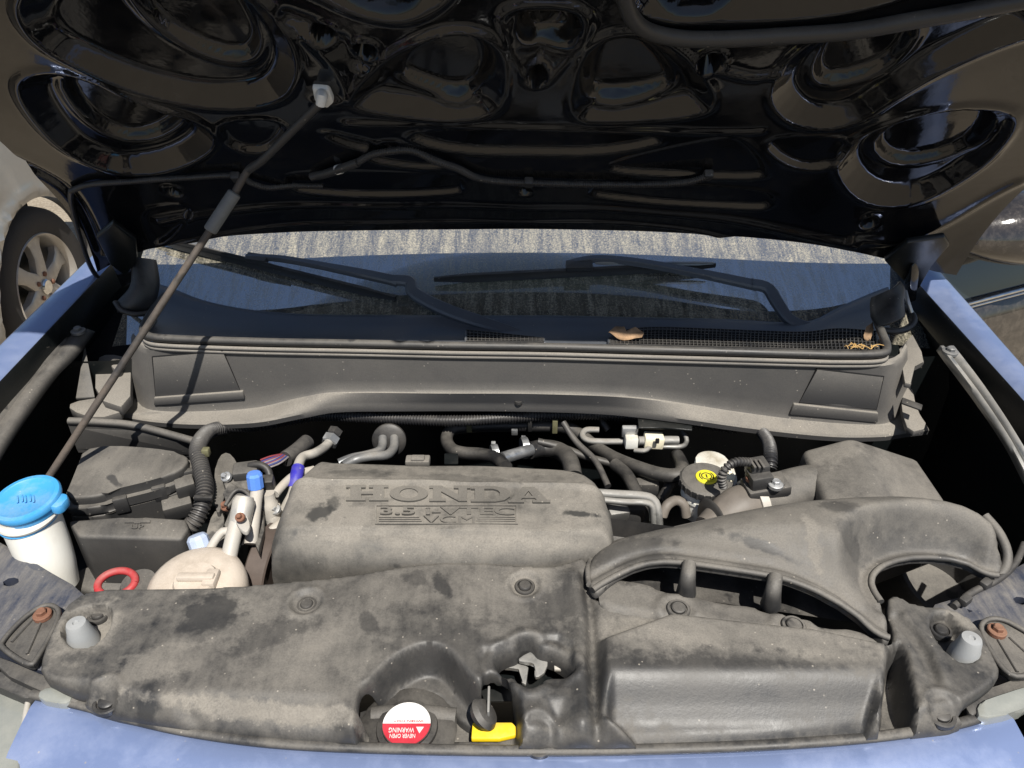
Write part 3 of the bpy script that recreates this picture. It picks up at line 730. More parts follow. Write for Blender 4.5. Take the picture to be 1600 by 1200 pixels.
for outer, inner in lobes:
    so = sdf(P, hp(outer)); si = sdf(P, hp(inner))
    H += -.020 * sst(so, 0, .042) + .0045 * np.exp(-(so / .007) ** 2) - .014 * sst(si, -.004, .006) + .0035 * np.exp(-((si + .010) / .006) ** 2)
slots = [([(440, 285), (455, 268), (600, 272), (715, 272), (730, 290), (715, 306), (480, 304)], .008), ([(915, 300), (930, 284), (1080, 290), (1205, 296), (1210, 312), (1180, 322), (940, 312)], .008),
         ([(330, 190), (458, 188), (425, 238), (362, 236)], .009), ([(1178, 213), (1345, 216), (1310, 262), (1236, 264)], .009), ([(505, 205), (640, 240), (560, 236), (510, 215)], .006),
         ([(600, 200), (1090, 210), (940, 243), (700, 240)], .009), ([(945, 255), (1120, 220), (1160, 215), (1200, 262), (1190, 280), (960, 272)], .008), ([(690, 245), (700, 262), (640, 262), (560, 250), (600, 215)], .006),
         ([(222, 318), (300, 312), (300, 330), (250, 362), (228, 340)], .006)]
for px, d in slots:
    s_ = sdf(P, hp(px)); H += -d * sst(s_, -.002, .008) + .002 * np.exp(-((s_ + .004) / .004) ** 2)
for px, r_ in (((505, 56), .013), ((570, 80), .013), ((838, 120), .014), ((1110, 97), .016), ((272, 295), .011), ((820, 298), .010), ((1355, 328), .012)):
    c_ = np.array(huv(*px)); d = np.hypot(*(P - c_).T); H += -.035 * sst(-d, -r_ - .002, -r_ + .003) + .003 * np.exp(-((d - r_ - .006) / .004) ** 2)
for ln, a_, w_ in ((hline([(250, 335), (420, 318), (800, 322), (1100, 332), (1330, 350)]), .007, .010), (hline([(230, 365), (420, 345), (800, 345), (1100, 352), (1350, 395)]), .006, .006), (hline([(540, 192), (800, 198), (1120, 206), (1190, 205)]), .005, .006), (hline([(20, 250), (110, 300), (160, 370)]), -.008, .01), (hline([(1590, 285), (1480, 330), (1400, 345), (1330, 345)]), .006, .012), (hline([(480, 60), (520, 100), (540, 150), (500, 160)]), .006, .01), (hline([(1130, 110), (1180, 120), (1220, 110)]), .006, .008), (hline([(560, 100), (520, 60), (450, 30)]), -.008, .012)):
    H += a_ * np.exp(-(linedist(P, ln) / w_) ** 2)
rng = np.random.default_rng(3)
H += .0015 * np.sin(P[:, 0] * 23 + 1) * np.sin(P[:, 1] * 19)
def hw(u, v, h): return HO + V3((u, 0, 0)) + HV * v + HN * h
V = [hw(u, v, h) for (u, v), h in zip(P, H)]
Fc = [(i * NU + j, i * NU + j + 1, (i + 1) * NU + j + 1, (i + 1) * NU + j) for i in range(NV - 1) for j in range(NU - 1)]
hood = mk('hood', V, Fc, 'hood_paint', car, 'open bonnet, glossy black pressed underside', 70)
V, Fc = [], []; per = [(0, j) for j in range(0, NU, 6)] + [(i, NU - 1) for i in range(0, NV, 6)] + [(NV - 1, j) for j in range(NU - 1, -1, -6)] + [(i, 0) for i in range(NV - 1, -1, -6)]
n_ = len(per)
for i, j in per:
    p = hw(U[i, j], W[i, j], H[i * NU + j]); V += [p, p - HN * .008, p - HN * .034]
for k in range(n_):
    a = 3 * k; b_ = 3 * ((k + 1) % n_); Fc += [(a, b_, b_ + 1, a + 1), (a + 1, b_ + 1, b_ + 2, a + 2)]
mk('hood_rim', V, Fc, 'hood_paint', hood, smooth=30)
g = 40
rows = [[hw(U[int(i / g * (NV - 1)), int(j / g * (NU - 1))], W[int(i / g * (NV - 1)), int(j / g * (NU - 1))], -.034 - .03 * math.sin(math.pi * i / g) * math.sin(math.pi * j / g)) for j in range(g + 1)] for i in range(g + 1)]
grid('hood_skin', rows, 'blue_paint', hood, 'blue outer skin of the bonnet')
def hinge(px, offs):
    prism('hinge_arm', [ph(x, y, o_) for (x, y), o_ in zip(px, offs)], .012, 'bay_paint', hood, 'black steel hinge arm at the bonnet corner', bevel=.003, down=-HN)
hinge([(1382, 408), (1418, 380), (1476, 371), (1484, 384), (1452, 418), (1436, 452), (1412, 440)], [.075, .07, .06, .065, .08, .09, .09])
hinge([(150, 372), (176, 350), (212, 376), (214, 408), (196, 432), (172, 414)], [.06, .06, .06, .075, .08, .07])
def hh(px, py, off):
    u, v = huv(px, py); k = int(np.argmin((P[:, 0] - u) ** 2 + (P[:, 1] - v) ** 2)); return hw(u, v, max(H[k], -.006) + off)
# washer hoses, weather strip, prop socket, striker
tube('washer_hose', [hh(x, y, .008) for x, y in ((112, 292), (140, 281), (200, 275), (290, 271), (368, 268), (395, 279), (420, 286), (460, 289), (505, 289))], .0048, 'loom', hood, corr=(.004, .0005), label='thin washer hose running to the hinge')
tube('washer_hose', [hh(112, 292, .008), hh(113, 312, .008), hh(128, 352, .008), hh(150, 385, .008), hh(175, 412, .008)], .0048, 'loom', hood)
tube('washer_hose', [hh(x, y, .009) for x, y in ((488, 271), (505, 264), (532, 257), (552, 251), (580, 240), (612, 234), (645, 233), (680, 241), (715, 255), (745, 270), (780, 277), (828, 279), (900, 281), (1000, 281), (1070, 277), (1110, 271))], .0058, 'loom', hood, corr=(.004, .0006), label='corrugated washer hose looping across the bonnet')
tube('hose_sleeve', [hh(488, 272, .010), hh(510, 263, .010), hh(560, 247, .010)], .0075, 'black_rubber', hood)
tube('hose_band', [hh(526, 258, .010), hh(534, 256, .010)], .0082, 'clip_white', hood, curve=False)
for q in ((370, 270), (826, 279), (1106, 272)): box('hose_clip', hh(*q, .008), .016, .014, .02, 'black_rubber', hood, rot=(R(48), 0, 0))
tube('hood_seal', [hh(x, y, .010) for x, y in ((972, -30), (985, 8), (1010, 34), (1060, 49), (1130, 52), (1230, 46), (1330, 34), (1430, 16), (1530, 0), (1640, -18))], .0105, 'black_rubber', hood, 'thick rubber weather strip on the bonnet')
sk = ph(500, 150); 
prism('prop_socket', [hh(488, 130, .008), hh(515, 132, .008), hh(523, 150, .008), hh(512, 158, .008), hh(492, 150, .008)], .014, 'clip_white', hood, 'white plastic socket that takes the prop', bevel=.004, down=-HN)
tube('socket_neck', [hh(503, 142, .006), ph(503, 150, .02), ph(501, 164, .028)], [.010, .0085, .007], 'clip_white', hood)
for dx in (-.05, .0): tube('striker', [hw(-.02 + dx, HL - .02, -.002), hw(-.02 + dx, HL - .015, .045), hw(.0 + dx, HL - .015, .045), hw(.0 + dx, HL - .02, -.002)], .005, 'zinc', hood)
# prop
b0 = pz(60, 770, .985); top = ph(502, 160, .022)
bend = pY(382, 278, 1.19)
rod = tube('prop_rod', [b0, b0.lerp(bend, .25), b0.lerp(bend, .5), b0.lerp(bend, .75), b0.lerp(bend, .94), bend + V3((.008, .002, .012)), bend.lerp(top, .25), bend.lerp(top, .6), top], .0058, 'rod_metal', car, 'rusty steel prop holding the bonnet up')
tube('rod_tip', [bend + V3((.008, .002, .012)), bend.lerp(top, .25), bend.lerp(top, .6), top], .0062, 'black_rubber', rod, 'clean black upper end of the prop')
d = (bend - b0).normalized(); s0 = pY(346, 362, b0.lerp(bend, .83).y); s1 = pY(369, 308, b0.lerp(bend, .94).y)
q0, q1 = b0.lerp(bend, .835), b0.lerp(bend, .955)
lathe('sleeve', q0, q1 - q0, [(.0085, 0), (.0105, .002), (.0105, (q1 - q0).length - .002), (.0085, (q1 - q0).length)], 'grey_sleeve', rod, 'grey rubber sleeve on the prop')

# ------------------------------------------------------------------ engine cover
ZE = 1.035
Yr, Yf, Yl = pz(700, 751, ZE).y, pz(700, 823, ZE).y, pz(650, 885, 1.0).y
eo = xy([(430, 930, .94), (424, 870, .96), (436, 812, .985), (460, 750, 1.0), (486, 712, 1.005), (510, 704, 1.01), (535, 710, 1.012), (700, 711, 1.012), (845, 715, 1.012), (898, 723, 1.01), (934, 752, 1.0), (948, 800, .99), (958, 850, .97), (955, 930, .94)], 1.0, 1)
def crest(P, y0): return y0 - .028 * (P[:, 0] / .3)
def eh(P):
    s = sdf(P, eo); x, y = P[:, 0], P[:, 1]
    yr, yf = y0r(x), y0f(x)
    h = np.full(len(P), ZE) - .34 * np.maximum(0, y - yr) - .18 * np.maximum(0, yf - y) - .5 * np.maximum(0, (yf - .085) - y)
    h += .005 * np.exp(-((y - yr) / .006) ** 2) 
    h -= .006 * sst(yf - y, -.003, .005)
    left = np.clip((x - eo[:, 0].min()) / .05, 0, 1); h -= .05 * (1 - np.sqrt(np.clip(1 - (1 - left) ** 2, 0, 1)))
    t = np.clip(1 - s / .030, 0, 1); h -= .045 * (1 - np.sqrt(1 - t * t))
    h += .0012 * np.sin(x * 31) * np.sin(y * 43)
    return h
_r0, _r1, _f0, _f1 = pz(480, 750, ZE), pz(930, 760, ZE), pz(440, 824, ZE), pz(930, 832, ZE)
def y0r(x): return _r0.y + (_r1.y - _r0.y) * (x - _r0.x) / (_r1.x - _r0.x)
def y0f(x): return _f0.y + (_f1.y - _f0.y) * (x - _f0.x) / (_f1.x - _f0.x)
ec = panel('engine_cover', eo, eh, 'engine_plastic', car, 'dust-caked plastic engine cover with raised lettering', res=.0042, skirt=.05, edge=0, smooth=40)
def on_engine(px, py, h):
    p = pz(px, py, ZE); p.z = ZE + h; return p
def quadmap(x0, x1, yt, yb, tilt=0):
    def f(x, y, h): 
        px = x0 + (x1 - x0) * x; return on_engine(px, yb + (yt - yb) * y + tilt * x, h)
    return f
LET = {
 'H': ([[(0, 0), (.46, 0), (.46, .16), (.36, .16), (.36, .42), (.64, .42), (.64, .16), (.54, .16), (.54, 0), (1, 0), (1, .16), (.9, .16), (.9, .84), (1, .84), (1, 1), (.54, 1), (.54, .84), (.64, .84), (.64, .58), (.36, .58), (.36, .84), (.46, .84), (.46, 1), (0, 1), (0, .84), (.1, .84), (.1, .16), (0, .16)]]),
 'O': ([[(.5 + .5 * math.cos(a), .5 + .5 * math.sin(a)) for a in np.linspace(0, 2 * math.pi, 28, False)], [(.5 + .24 * math.cos(a), .5 + .33 * math.sin(a)) for a in np.linspace(0, 2 * math.pi, 20, False)]]),
 'N': ([[(0, 0), (.40, 0), (.40, .16), (.29, .16), (.29, .62), (.72, 0), (.92, 0), (.92, .84), (1, .84), (1, 1), (.60, 1), (.60, .84), (.71, .84), (.71, .42), (.30, 1), (0, 1), (0, .84), (.09, .84), (.09, .16), (0, .16)]]),
 'D': ([[(0, 0), (.62, 0), (.86, .1), (1, .34), (1, .66), (.86, .9), (.62, 1), (0, 1), (0, .84), (.1, .84), (.1, .16), (0, .16)], [(.34, .16), (.56, .16), (.68, .25), (.74, .4), (.74, .6), (.68, .75), (.56, .84), (.34, .84)]]),
 'A': ([[(0, 0), (.38, 0), (.38, .16), (.29, .16), (.335, .28), (.63, .28), (.68, .16), (.58, .16), (.58, 0), (1, 0), (1, .16), (.93, .16), (.62, 1), (.34, 1), (.07, .16), (0, .16)], [(.38, .42), (.58, .42), (.48, .74)]]),
}
for ch, x0, x1, dy in (('H', 541, 607, 0), ('O', 609, 669, 1), ('N', 671, 735, 1), ('D', 736, 797, 2), ('A', 794, 860, 3)):
    flatpoly('letter', LET[ch], quadmap(x0, x1, 760 + dy, 784 + dy), 'letter_plastic', ec, h=.0030)
flatpoly('badge_frame', [[(0, 0), (1, 0), (1, 1), (0, 1)], [(.012, .05), (.988, .05), (.988, .95), (.012, .95)]], quadmap(586, 809, 790, 820), 'engine_plastic', ec, h=.0022)
text('badge_lettering', '3.5 i-VTEC', quadmap(594, 804, 793, 805, 1), 'letter_plastic', ec, h=.0026, bold=.02)
text('badge_lettering', 'VCM', quadmap(662, 742, 807, 818, 1), 'letter_plastic', ec, h=.0026)
for k in range(4):
    y = 808 + k * 3
    for x0, x1 in ((592, 655 + k * 2), (748 - k * 2, 805)): flatpoly('badge_stripe', [[(0, 0), (1, 0), (1, 1), (0, 1)]], quadmap(x0, x1, y, y + 1.5), 'engine_plastic', ec, h=.002)
box('cover_tab', pz(653, 721, 1.012), .04, .02, .014, 'engine_plastic', ec, bevel=.003)
box('cover_tab', pz(653, 717, 1.018), .022, .014, .008, 'engine_plastic', ec, bevel=.002)

# ------------------------------------------------------------------ radiator cover
co_ = xy([(62, 1055), (66, 1020), (88, 968), (112, 935), (150, 919), (250, 921), (360, 918), (440, 911), (540, 902), (610, 888), (670, 880), (740, 877), (820, 884), (860, 888), (890, 880), (916, 868), (925, 920), (935, 938),
          (1385, 1005), (1400, 1000), (1385, 935), (1400, 925), (1430, 943), (1490, 948), (1528, 972), (1552, 1020), (1566, 1050), (1548, 1070), (1500, 1100), (1512, 1128, .985),
          (1420, 1146, .975), (1300, 1160, .972), (1100, 1169, .970), (900, 1174, .968), (700, 1172, .968), (500, 1164, .968), (330, 1146, .972), (200, 1122, .978), (124, 1096, .985), (136, 1076), (100, 1070)], 1.0, 1)
LATCH = xy([(780, 1018), (808, 1012), (814, 1002), (824, 997), (834, 1002), (840, 1012), (866, 1016), (898, 1040), (890, 1048), (848, 1049), (840, 1064), (828, 1071), (816, 1064), (809, 1050), (786, 1046), (777, 1034)], 1.0, 2)
ARCHO = xy([(548, 1180), (550, 1120), (570, 1070), (610, 1028), (660, 1003), (700, 1010), (728, 1045), (750, 1068), (800, 1072), (818, 1090), (822, 1175)], 1.0, 2)
CAPH = xy([(562, 1152, .958), (566, 1112, .958), (578, 1102, .958), (600, 1098, .958), (640, 1082, .958), (680, 1080, .958), (702, 1100, .958), (722, 1124, .958), (752, 1136, .958), (752, 1100, .958), (758, 1082, .958), (790, 1082, .958), (800, 1108, .958), (806, 1146, .958), (700, 1152, .958)], .958, 1)
LREC = xy([(92, 985), (112, 952), (150, 944), (180, 946), (175, 985), (150, 1012), (115, 1016), (98, 1004)], 1.0, 2)
RREC = xy([(1448, 968), (1462, 952), (1490, 955), (1528, 1012), (1535, 1030), (1512, 1038), (1488, 1028), (1462, 1000)], 1.0, 2)
BOXT = xy([(938, 950), (1385, 1000), (1390, 1050), (1375, 1190), (935, 1195)], 1.0, 1)
GUT = xy([(1388, 1010), (1412, 1000), (1425, 1060), (1442, 1150), (1375, 1160)], 1.0, 1)
SHELF = xy([(255, 1090), (300, 1076), (420, 1080), (552, 1084), (552, 1190), (420, 1190), (280, 1190)], 1.0, 1)
SHELF2 = xy([(835, 1084), (905, 1082), (912, 1160), (860, 1190), (825, 1190)], 1.0, 1)
PADL = xy([(740, 1010), (780, 1004), (800, 992), (900, 986), (905, 1075), (800, 1072), (748, 1062)], 1.0, 1)
Yfront = pz(800, 1168, .97).y
edgeline = [(140, 1084), (230, 1108), (340, 1130), (480, 1144), (640, 1152), (800, 1154), (1000, 1152), (1200, 1146), (1380, 1134), (1500, 1112)]
eline = xy(edgeline, .985, 0, closed=False)
def ch_(P):
    x, y = P[:, 0], P[:, 1]; h = np.full(len(P), 1.0)
    h += .004 * np.sin(x * 5) * np.sin(y * 7) + .006 * np.exp(-((x - pz(870, 900, 1).x) / .05) ** 2) * sst(y, .70, .80)
    ey = np.interp(x, eline[:, 0], eline[:, 1])
    h -= .026 * sst(ey + .012 - y, 0, .030)
    h -= .050 * sst(sdf(P, ARCHO), -.002, .014)
    s = sdf(P, SHELF); h -= .018 * sst(s, 0, .03); h -= .012 * sst(sdf(P, SHELF2), 0, .03)
    h -= .022 * sst(sdf(P, LREC), 0, .008); h -= .022 * sst(sdf(P, RREC), 0, .008)
    s = sdf(P, PADL); h -= .007 * sst(s, 0, .010)
    s = sdf(P, LATCH); h += .0035 * np.exp(-((s + .012) / .006) ** 2) - .010 * sst(s, -.006, 0)
    s = sdf(P, BOXT); ytop = pz(1100, 1036, 1.02).y + .02 * (x - .2) * 0
    box_ = .020 * sst(s, -.004, .012); low = sst(pz(1100, 1040, 1.02).y - y, -.004, .052) * .036 + .008 * sst(pz(1100, 1108, 1.0).y - y, -.008, .02)
    h += np.where(s > -.004, box_ - low * sst(s, 0, .02), 0)
    h -= .055 * sst(sdf(P, GUT), -.004, .010)
    # rib left of the box, creases on the right wing
    for ln, a_, w_ in ((rib1, -.010, .007), (rib2, .006, .012), (cr1, -.006, .008), (cr2, .003, .006)): h += a_ * np.exp(-(linedist(P, ln) / w_) ** 2)
    for c_, r_ in CUPS:
        d_ = np.hypot(x - c_.x, y - c_.y); h += -.005 * sst(-d_, -r_, -r_ + .006) + .002 * np.exp(-((d_ - r_ - .003) / .003) ** 2)
    return h
rib1 = xy([(915, 900), (925, 960), (927, 1060), (935, 1150)], 1.0, 1, False); rib2 = xy([(895, 900), (905, 960), (908, 1060), (910, 1150)], 1.0, 1, False)
cr1 = xy([(1400, 962), (1440, 1005), (1462, 1060)], 1.0, 1, False); cr2 = xy([(1415, 960), (1455, 1005), (1475, 1060)], 1.0, 1, False)
CUPS = [(pz(479, 943, 1.0), .022), (pz(820, 914, 1.0), .022), (pz(166, 1093, .985), .018), (pz(842, 1158, .972), .020), (pz(1472, 1113, .985), .020)]
rc = panel('radiator_cover', co_, ch_, 'cover_plastic', car, 'wide dusty black plastic cover over the radiator', holes=[LATCH, CAPH], res=.0037, skirt=.016, edge=.005, smooth=60)
for (c_, r_) in CUPS[:2]: clip(c_ + V3((0, 0, -.004)), rc, .014)
for c_ in (pz(166, 1093, .985), pz(842, 1158, .972), pz(1472, 1113, .985)): clip(V3((c_.x, c_.y, c_.z - .006)), rc, .017)
clip(pz(154, 962, .983) , rc, .014); clip(pz(1470, 986, .983), rc, .014)
for q in ((133, 988), (1503, 1012)):
    c_ = pz(q[0], q[1] + 18, .978); lathe('rubber_stop', c_, (0, 0, 1), [(.019, 0), (.0185, .012), (.0145, .026), (.0130, .036), (.0115, .040), (.004, .041), (.003, .039), (0.0, .039)], 'stop_rubber', rc, 'grey rubber stop for the closed bonnet', seg=28)
# latch and cap seen through the openings
box('latch_plate', pz(835, 1045, .925), .16, .10, .004, 'bay_paint', car, bevel=.001)
sheet('latch', [(806, 1032), (822, 1020), (845, 1013), (857, 1015), (855, 1048), (838, 1060), (834, 1052), (838, 1036), (826, 1035)], .976, 'dusty_metal', 'grey steel catch of the bonnet latch', drop=.006, it=1)
sheet('latch_lever', [(786, 1026), (806, 1014), (815, 1002), (824, 1004), (826, 1018), (808, 1032), (786, 1032)], .966, 'dusty_metal', drop=.006)
sheet('latch_lever', [(864, 1018), (872, 1030), (882, 1046), (866, 1046)], .974, 'alu_dirty', drop=.005, it=0)
sheet('latch_lever', [(788, 1036), (815, 1036), (826, 1042), (822, 1070), (815, 1066), (812, 1044), (788, 1044)], .965, 'dusty_metal', drop=.005, it=0)
# radiator neck, cap with warning label
sheet('radiator_tank', [(556, 1112), (574, 1106), (720, 1116), (724, 1130), (760, 1150), (760, 1172), (556, 1172)], .935, 'box_plastic', 'dusty plastic radiator tank', drop=.05, it=0, bevel=.006)
tube('tank_pipe', [pz(582, 1120, .945), pz(640, 1115, .948), pz(712, 1122, .945)], .012, 'box_plastic', car)
cc = pz(636, 1136, .955)
rcap = lathe('radiator_cap', cc, (0, 0, 1), [(.036, -.014), (.038, -.004), (.036, .002), (.030, .004), (.0295, .006), (0, .0062)], 'hose_rubber', car, 'radiator cap with a white and red warning label', seg=36)
lathe('cap_wing', cc + V3((0, 0, -.006)), (0, 0, 1), [(.058, -.006), (.060, 0), (.055, .004), (.03, .005)], 'hose_rubber', rcap, seg=24)
def capmap(r0=.0285):
    def f(x, y, h): return cc + V3(((x - .5) * 2 * r0, (y - .5) * 2 * r0, .0066 + h))
    return f
arcU = [(.5 + .5 * math.cos(a), .5 + .5 * math.sin(a)) for a in np.linspace(-.0, math.pi, 20)]; arcL = [(.5 + .5 * math.cos(a), .5 + .5 * math.sin(a)) for a in np.linspace(math.pi, 2 * math.pi, 20)]
flatpoly('label_panel', [arcU], capmap(), 'label_white', rcap, h=.0006); flatpoly('label_panel', [arcL], capmap(), 'label_red', rcap, h=.0006)
def capt(x0, x1, y0, y1): 
    def f(x, y, h): return cc + V3(((x0 + (x1 - x0) * x), y0 + (y1 - y0) * y, .0076 + h))
    return f
text('label_lettering', 'WARNING', capt(.010, -.020, -.006, -.012), 'label_white', rcap, h=.0004)
text('label_lettering', 'NEVER OPEN', capt(.012, -.018, -.014, -.019), 'label_white', rcap, h=.0004)
text('label_lettering', 'WHEN HOT', capt(.020, -.016, .004, .0015), 'label_red', rcap, h=.0004)
flatpoly('label_triangle', [[(0, 1), (1, 1), (.5, 0)]], capt(.012, .021, -.013, -.005), 'label_white', rcap, h=.0004)
# yellow tag and black knob
yt = sheet('level_tag', [(738, 1128), (800, 1128), (806, 1134), (806, 1148), (780, 1154), (736, 1154)], .966, 'yellow_plastic', 'yellow plastic tag beside the radiator cap', drop=.008, it=0, bevel=.002)
kn = pz(756, 1116, .985)
knob = lathe('release_knob', kn, (.55, .1, .5), [(.004, -.010), (.016, -.007), (.020, 0), (.016, .006), (.005, .009), (0, .009)], 'black_rubber', car, 'black rubber knob of the latch release')
box('release_lever', pz(764, 1112, .975), .003, .035, .05, 'dusty_metal', car, bevel=.001)

# front support corners, brackets, lamp ends, bumper skin
def support(name, px, z, holes, label):
    o = xy(px, z, 1)
    hs = [np.array([(pz(x, y, z).x + r_ * math.cos(a), pz(x, y, z).y + r_ * .75 * math.sin(a)) for a in np.linspace(0, 2 * math.pi, 16, False)]) for x, y, r_ in holes]
    return panel(name, o, lambda P: np.full(len(P), z) + .002 * np.sin(P[:, 0] * 40) * np.sin(P[:, 1] * 33), 'support_paint', car, label, holes=hs, res=.008, skirt=.03, edge=.004)
support('radiator_support', [(-80, 800), (0, 846), (60, 880), (130, 922), (150, 960), (120, 1010), (80, 1060), (0, 1010), (-120, 960)], .972, [(16, 907, .011)], 'dirty painted metal corner below the washer filler')
support('radiator_support', [(1700, 830), (1600, 876), (1520, 925), (1440, 950), (1500, 990), (1560, 1050), (1600, 1080), (1720, 1000)], .972, [(1596, 936, .010), (1516, 952, .005)], 'dirty painted metal corner beside the air intake')
def lampbracket(px, ribs, bp_, label):
    o = sheet('lamp_bracket', px, .986, 'box_plastic', label, drop=.012, it=2, bevel=.003)
    ring = [pz(x, y, .989) for x, y in px]; rp = chaikin(ring, 2); tube('bracket_rim', rp + [rp[0]], .0035, 'box_plastic', o, sides=8, curve=False)
    for a, b_ in ribs: tube('bracket_rib', [pz(*a, .987), pz(*b_, .987)], .0018, 'box_plastic', o, sides=6, curve=False)
    bolt('bolt', pz(*bp_, .991), 'rust', o, .0068, label='rusty bolt head')
lampbracket([(5, 1000), (30, 972), (58, 950), (80, 944), (95, 955), (84, 985), (58, 1030), (48, 1042), (0, 1012)], (((52, 966), (18, 1003)), ((64, 972), (42, 1022))), (66, 960), 'ribbed black bracket by the grey lamp end')
lampbracket([(1530, 985), (1538, 968), (1565, 966), (1600, 985), (1640, 1010), (1640, 1040), (1590, 1062), (1560, 1040)], (((1560, 1000), (1590, 1050)), ((1578, 996), (1615, 1030))), (1558, 985), 'ribbed black bracket by the clear lamp end')
# lamps
def lamp(name, px, z, label):
    return sheet(name, px, z, 'lens', label, drop=.05, it=1, bevel=.004)
lamp('headlamp', [(-40, 1085), (0, 1075), (48, 1094), (36, 1140), (28, 1230), (-40, 1240)], .945, 'cloudy headlamp lens beside the blue nose panel')
lamp('headlamp', [(1612, 1112), (1660, 1085), (1740, 1070), (1740, 1240), (1622, 1235)], .945, 'cloudy headlamp lens beside the clear lamp end with bright edge')
tube('lamp_edge', [pz(44, 1098, .95), pz(37, 1140, .945), pz(30, 1200, .93), pz(27, 1240, .92)], .004, 'alu_dirty', car, sides=8)
sheet('lamp_seal', [(-20, 1040), (20, 1056), (62, 1078), (50, 1096), (0, 1074), (-20, 1066)], .962, 'cover_plastic', drop=.02, it=1, bevel=.004)
sheet('lamp_housing', [(-10, 1020), (30, 1040), (90, 1064), (118, 1072), (128, 1092), (112, 1100), (60, 1078), (0, 1050)], .972, 'box_plastic', drop=.03, it=1, bevel=.004)
sheet('lamp_end', [(62, 1076), (98, 1070), (112, 1078), (112, 1094), (100, 1100), (58, 1092)], .974, 'lens', 'cloudy clear plastic lamp end beside the headlamp', drop=.02, it=1, bevel=.003)
sheet('lamp_housing', [(1505, 1098), (1530, 1080), (1570, 1068), (1640, 1040), (1640, 1075), (1580, 1095), (1530, 1112), (1518, 1120)], .974, 'box_plastic', drop=.03, it=1, bevel=.004)
sheet('lamp_end', [(1526, 1100), (1545, 1092), (1600, 1074), (1630, 1066), (1630, 1090), (1590, 1112), (1530, 1124)], .978, 'lens', 'clear plastic lamp end with bright edge', drop=.02, it=1, bevel=.003)
FR = [(40, 1090), (130, 1110), (200, 1130), (300, 1152), (420, 1168), (560, 1176), (800, 1181), (1000, 1179), (1200, 1172), (1380, 1158), (1500, 1138), (1570, 1116), (1640, 1090)]
fl = [pz(x, sinterp(FR, x), .964) for x in range(48, 1630, 24)]
tube('front_seal', [p + V3((0, .005, .002)) for p in fl], .0065, 'cover_plastic', car, 'dusty rubber strip along the nose panel', flat=.8)
rows = []
for p in [pz(x, sinterp(FR, x), .962) for x in range(56, 1592, 16)]:
    o = V3((p.x * .18, -1, 0)).normalized()
    rows.append([p + o * a + V3((0, 0, z)) for a, z in ((-.012, -.004), (0, 0), (.010, .001), (.03, -.004), (.06, -.014), (.09, -.03), (.12, -.055), (.14, -.09), (.15, -.14), (.15, -.3))])
grid('nose_panel', rows, 'blue_paint', car, 'light blue painted nose panel', 60)

# ------------------------------------------------------------------ air intake: duct, scoop, air cleaner
DOUT = xy([(921, 905, 1.02), (918, 868, 1.02), (935, 832, 1.025), (975, 815, 1.03), (1100, 798, 1.035), (1250, 779, 1.04), (1350, 768, 1.045), (1420, 764, 1.05), (1490, 778, 1.045), (1545, 815, 1.03), (1566, 850, 1.02), (1570, 880, 1.0), (1556, 905, .985), (1544, 892, 1.0),
           (1505, 868, 1.005), (1440, 862, 1.01), (1390, 872, 1.01), (1365, 890, 1.01), (1362, 915, 1.005), (1376, 942, 1.0), (1392, 990, 1.0), (1388, 1006, 1.0), (1374, 978, 1.02), (1335, 938, 1.032), (1260, 908, 1.04), (1150, 886, 1.045), (1050, 872, 1.045), (1000, 874, 1.04), (960, 892, 1.03), (935, 925, 1.015), (926, 925, 1.01)], 1.03, 1)
DMID = xy([(925, 885, 1.04), (960, 845, 1.05), (1100, 828, 1.06), (1250, 815, 1.07), (1400, 800, 1.07), (1490, 815, 1.06), (1545, 860, 1.03)], 1.05, 1, False)
FLIP = xy([(926, 925, 1.01), (935, 915, 1.015), (960, 892, 1.03), (1000, 874, 1.04), (1050, 872, 1.045), (1150, 886, 1.045), (1260, 908, 1.04), (1335, 938, 1.032), (1374, 978, 1.02), (1388, 1000, 1.0)], 1.03, 1, False)
HLIP = xy([(1556, 905, .985), (1544, 892, 1.0), (1505, 868, 1.005), (1440, 862, 1.01), (1390, 872, 1.01), (1365, 890, 1.01), (1362, 915, 1.005), (1376, 942, 1.0)], 1.0, 1, False)
def dh(P):
    s = sdf(P, DOUT); fd = linedist(P, FLIP); hd = linedist(P, HLIP); x = P[:, 0]
    peak = 1.030 + .040 * sst(x, .08, .45)
    back = np.clip(s / .085, 0, 1); bk = np.sqrt(np.clip(1 - (1 - back) ** 2, 0, 1))
    h = peak - .05 + .05 * bk
    flz = 1.012 + .028 * sst(x, .10, .22) - .045 * sst(x, .34, .52)
    k = sst(fd, .018, .085); h = flz * (1 - k) + h * k
    k = sst(hd, .010, .06); h = (1.002 - .01 * sst(x, .55, .7)) * (1 - k) + h * k
    h -= .006 * np.exp(-((fd - .021) / .006) ** 2) + .004 * np.exp(-((hd - .013) / .006) ** 2)
    return h
duct = panel('intake_duct', DOUT, dh, 'duct_plastic', car, 'broad dusty moulded air intake duct', res=.0042, skirt=.010, edge=.003, smooth=60)
for L_ in (FLIP, HLIP):
    q = np.array([(v.x, v.y) for v in resample([V3((a, b_, 0)) for a, b_ in L_], .008)]); z_ = dh(q)
    for k_ in range(3): z_ = np.convolve(np.pad(z_, 2, 'edge'), np.ones(5) / 5, 'valid')
    tube('duct_lip', [V3((a, b_, c)) for (a, b_), c in zip(q, z_)], .0045, 'duct_plastic', duct, sides=10)
rl = xy([(921, 905, 1.02), (918, 868, 1.02), (935, 832, 1.025), (975, 815, 1.03), (1100, 798, 1.035), (1250, 779, 1.04)], 1.03, 2, False); rz = dh(rl - np.array([0, .002]))
tube('duct_lip', [V3((a, b_, c - .002)) for (a, b_), c in zip(rl, rz)], .004, 'duct_plastic', duct, sides=8)
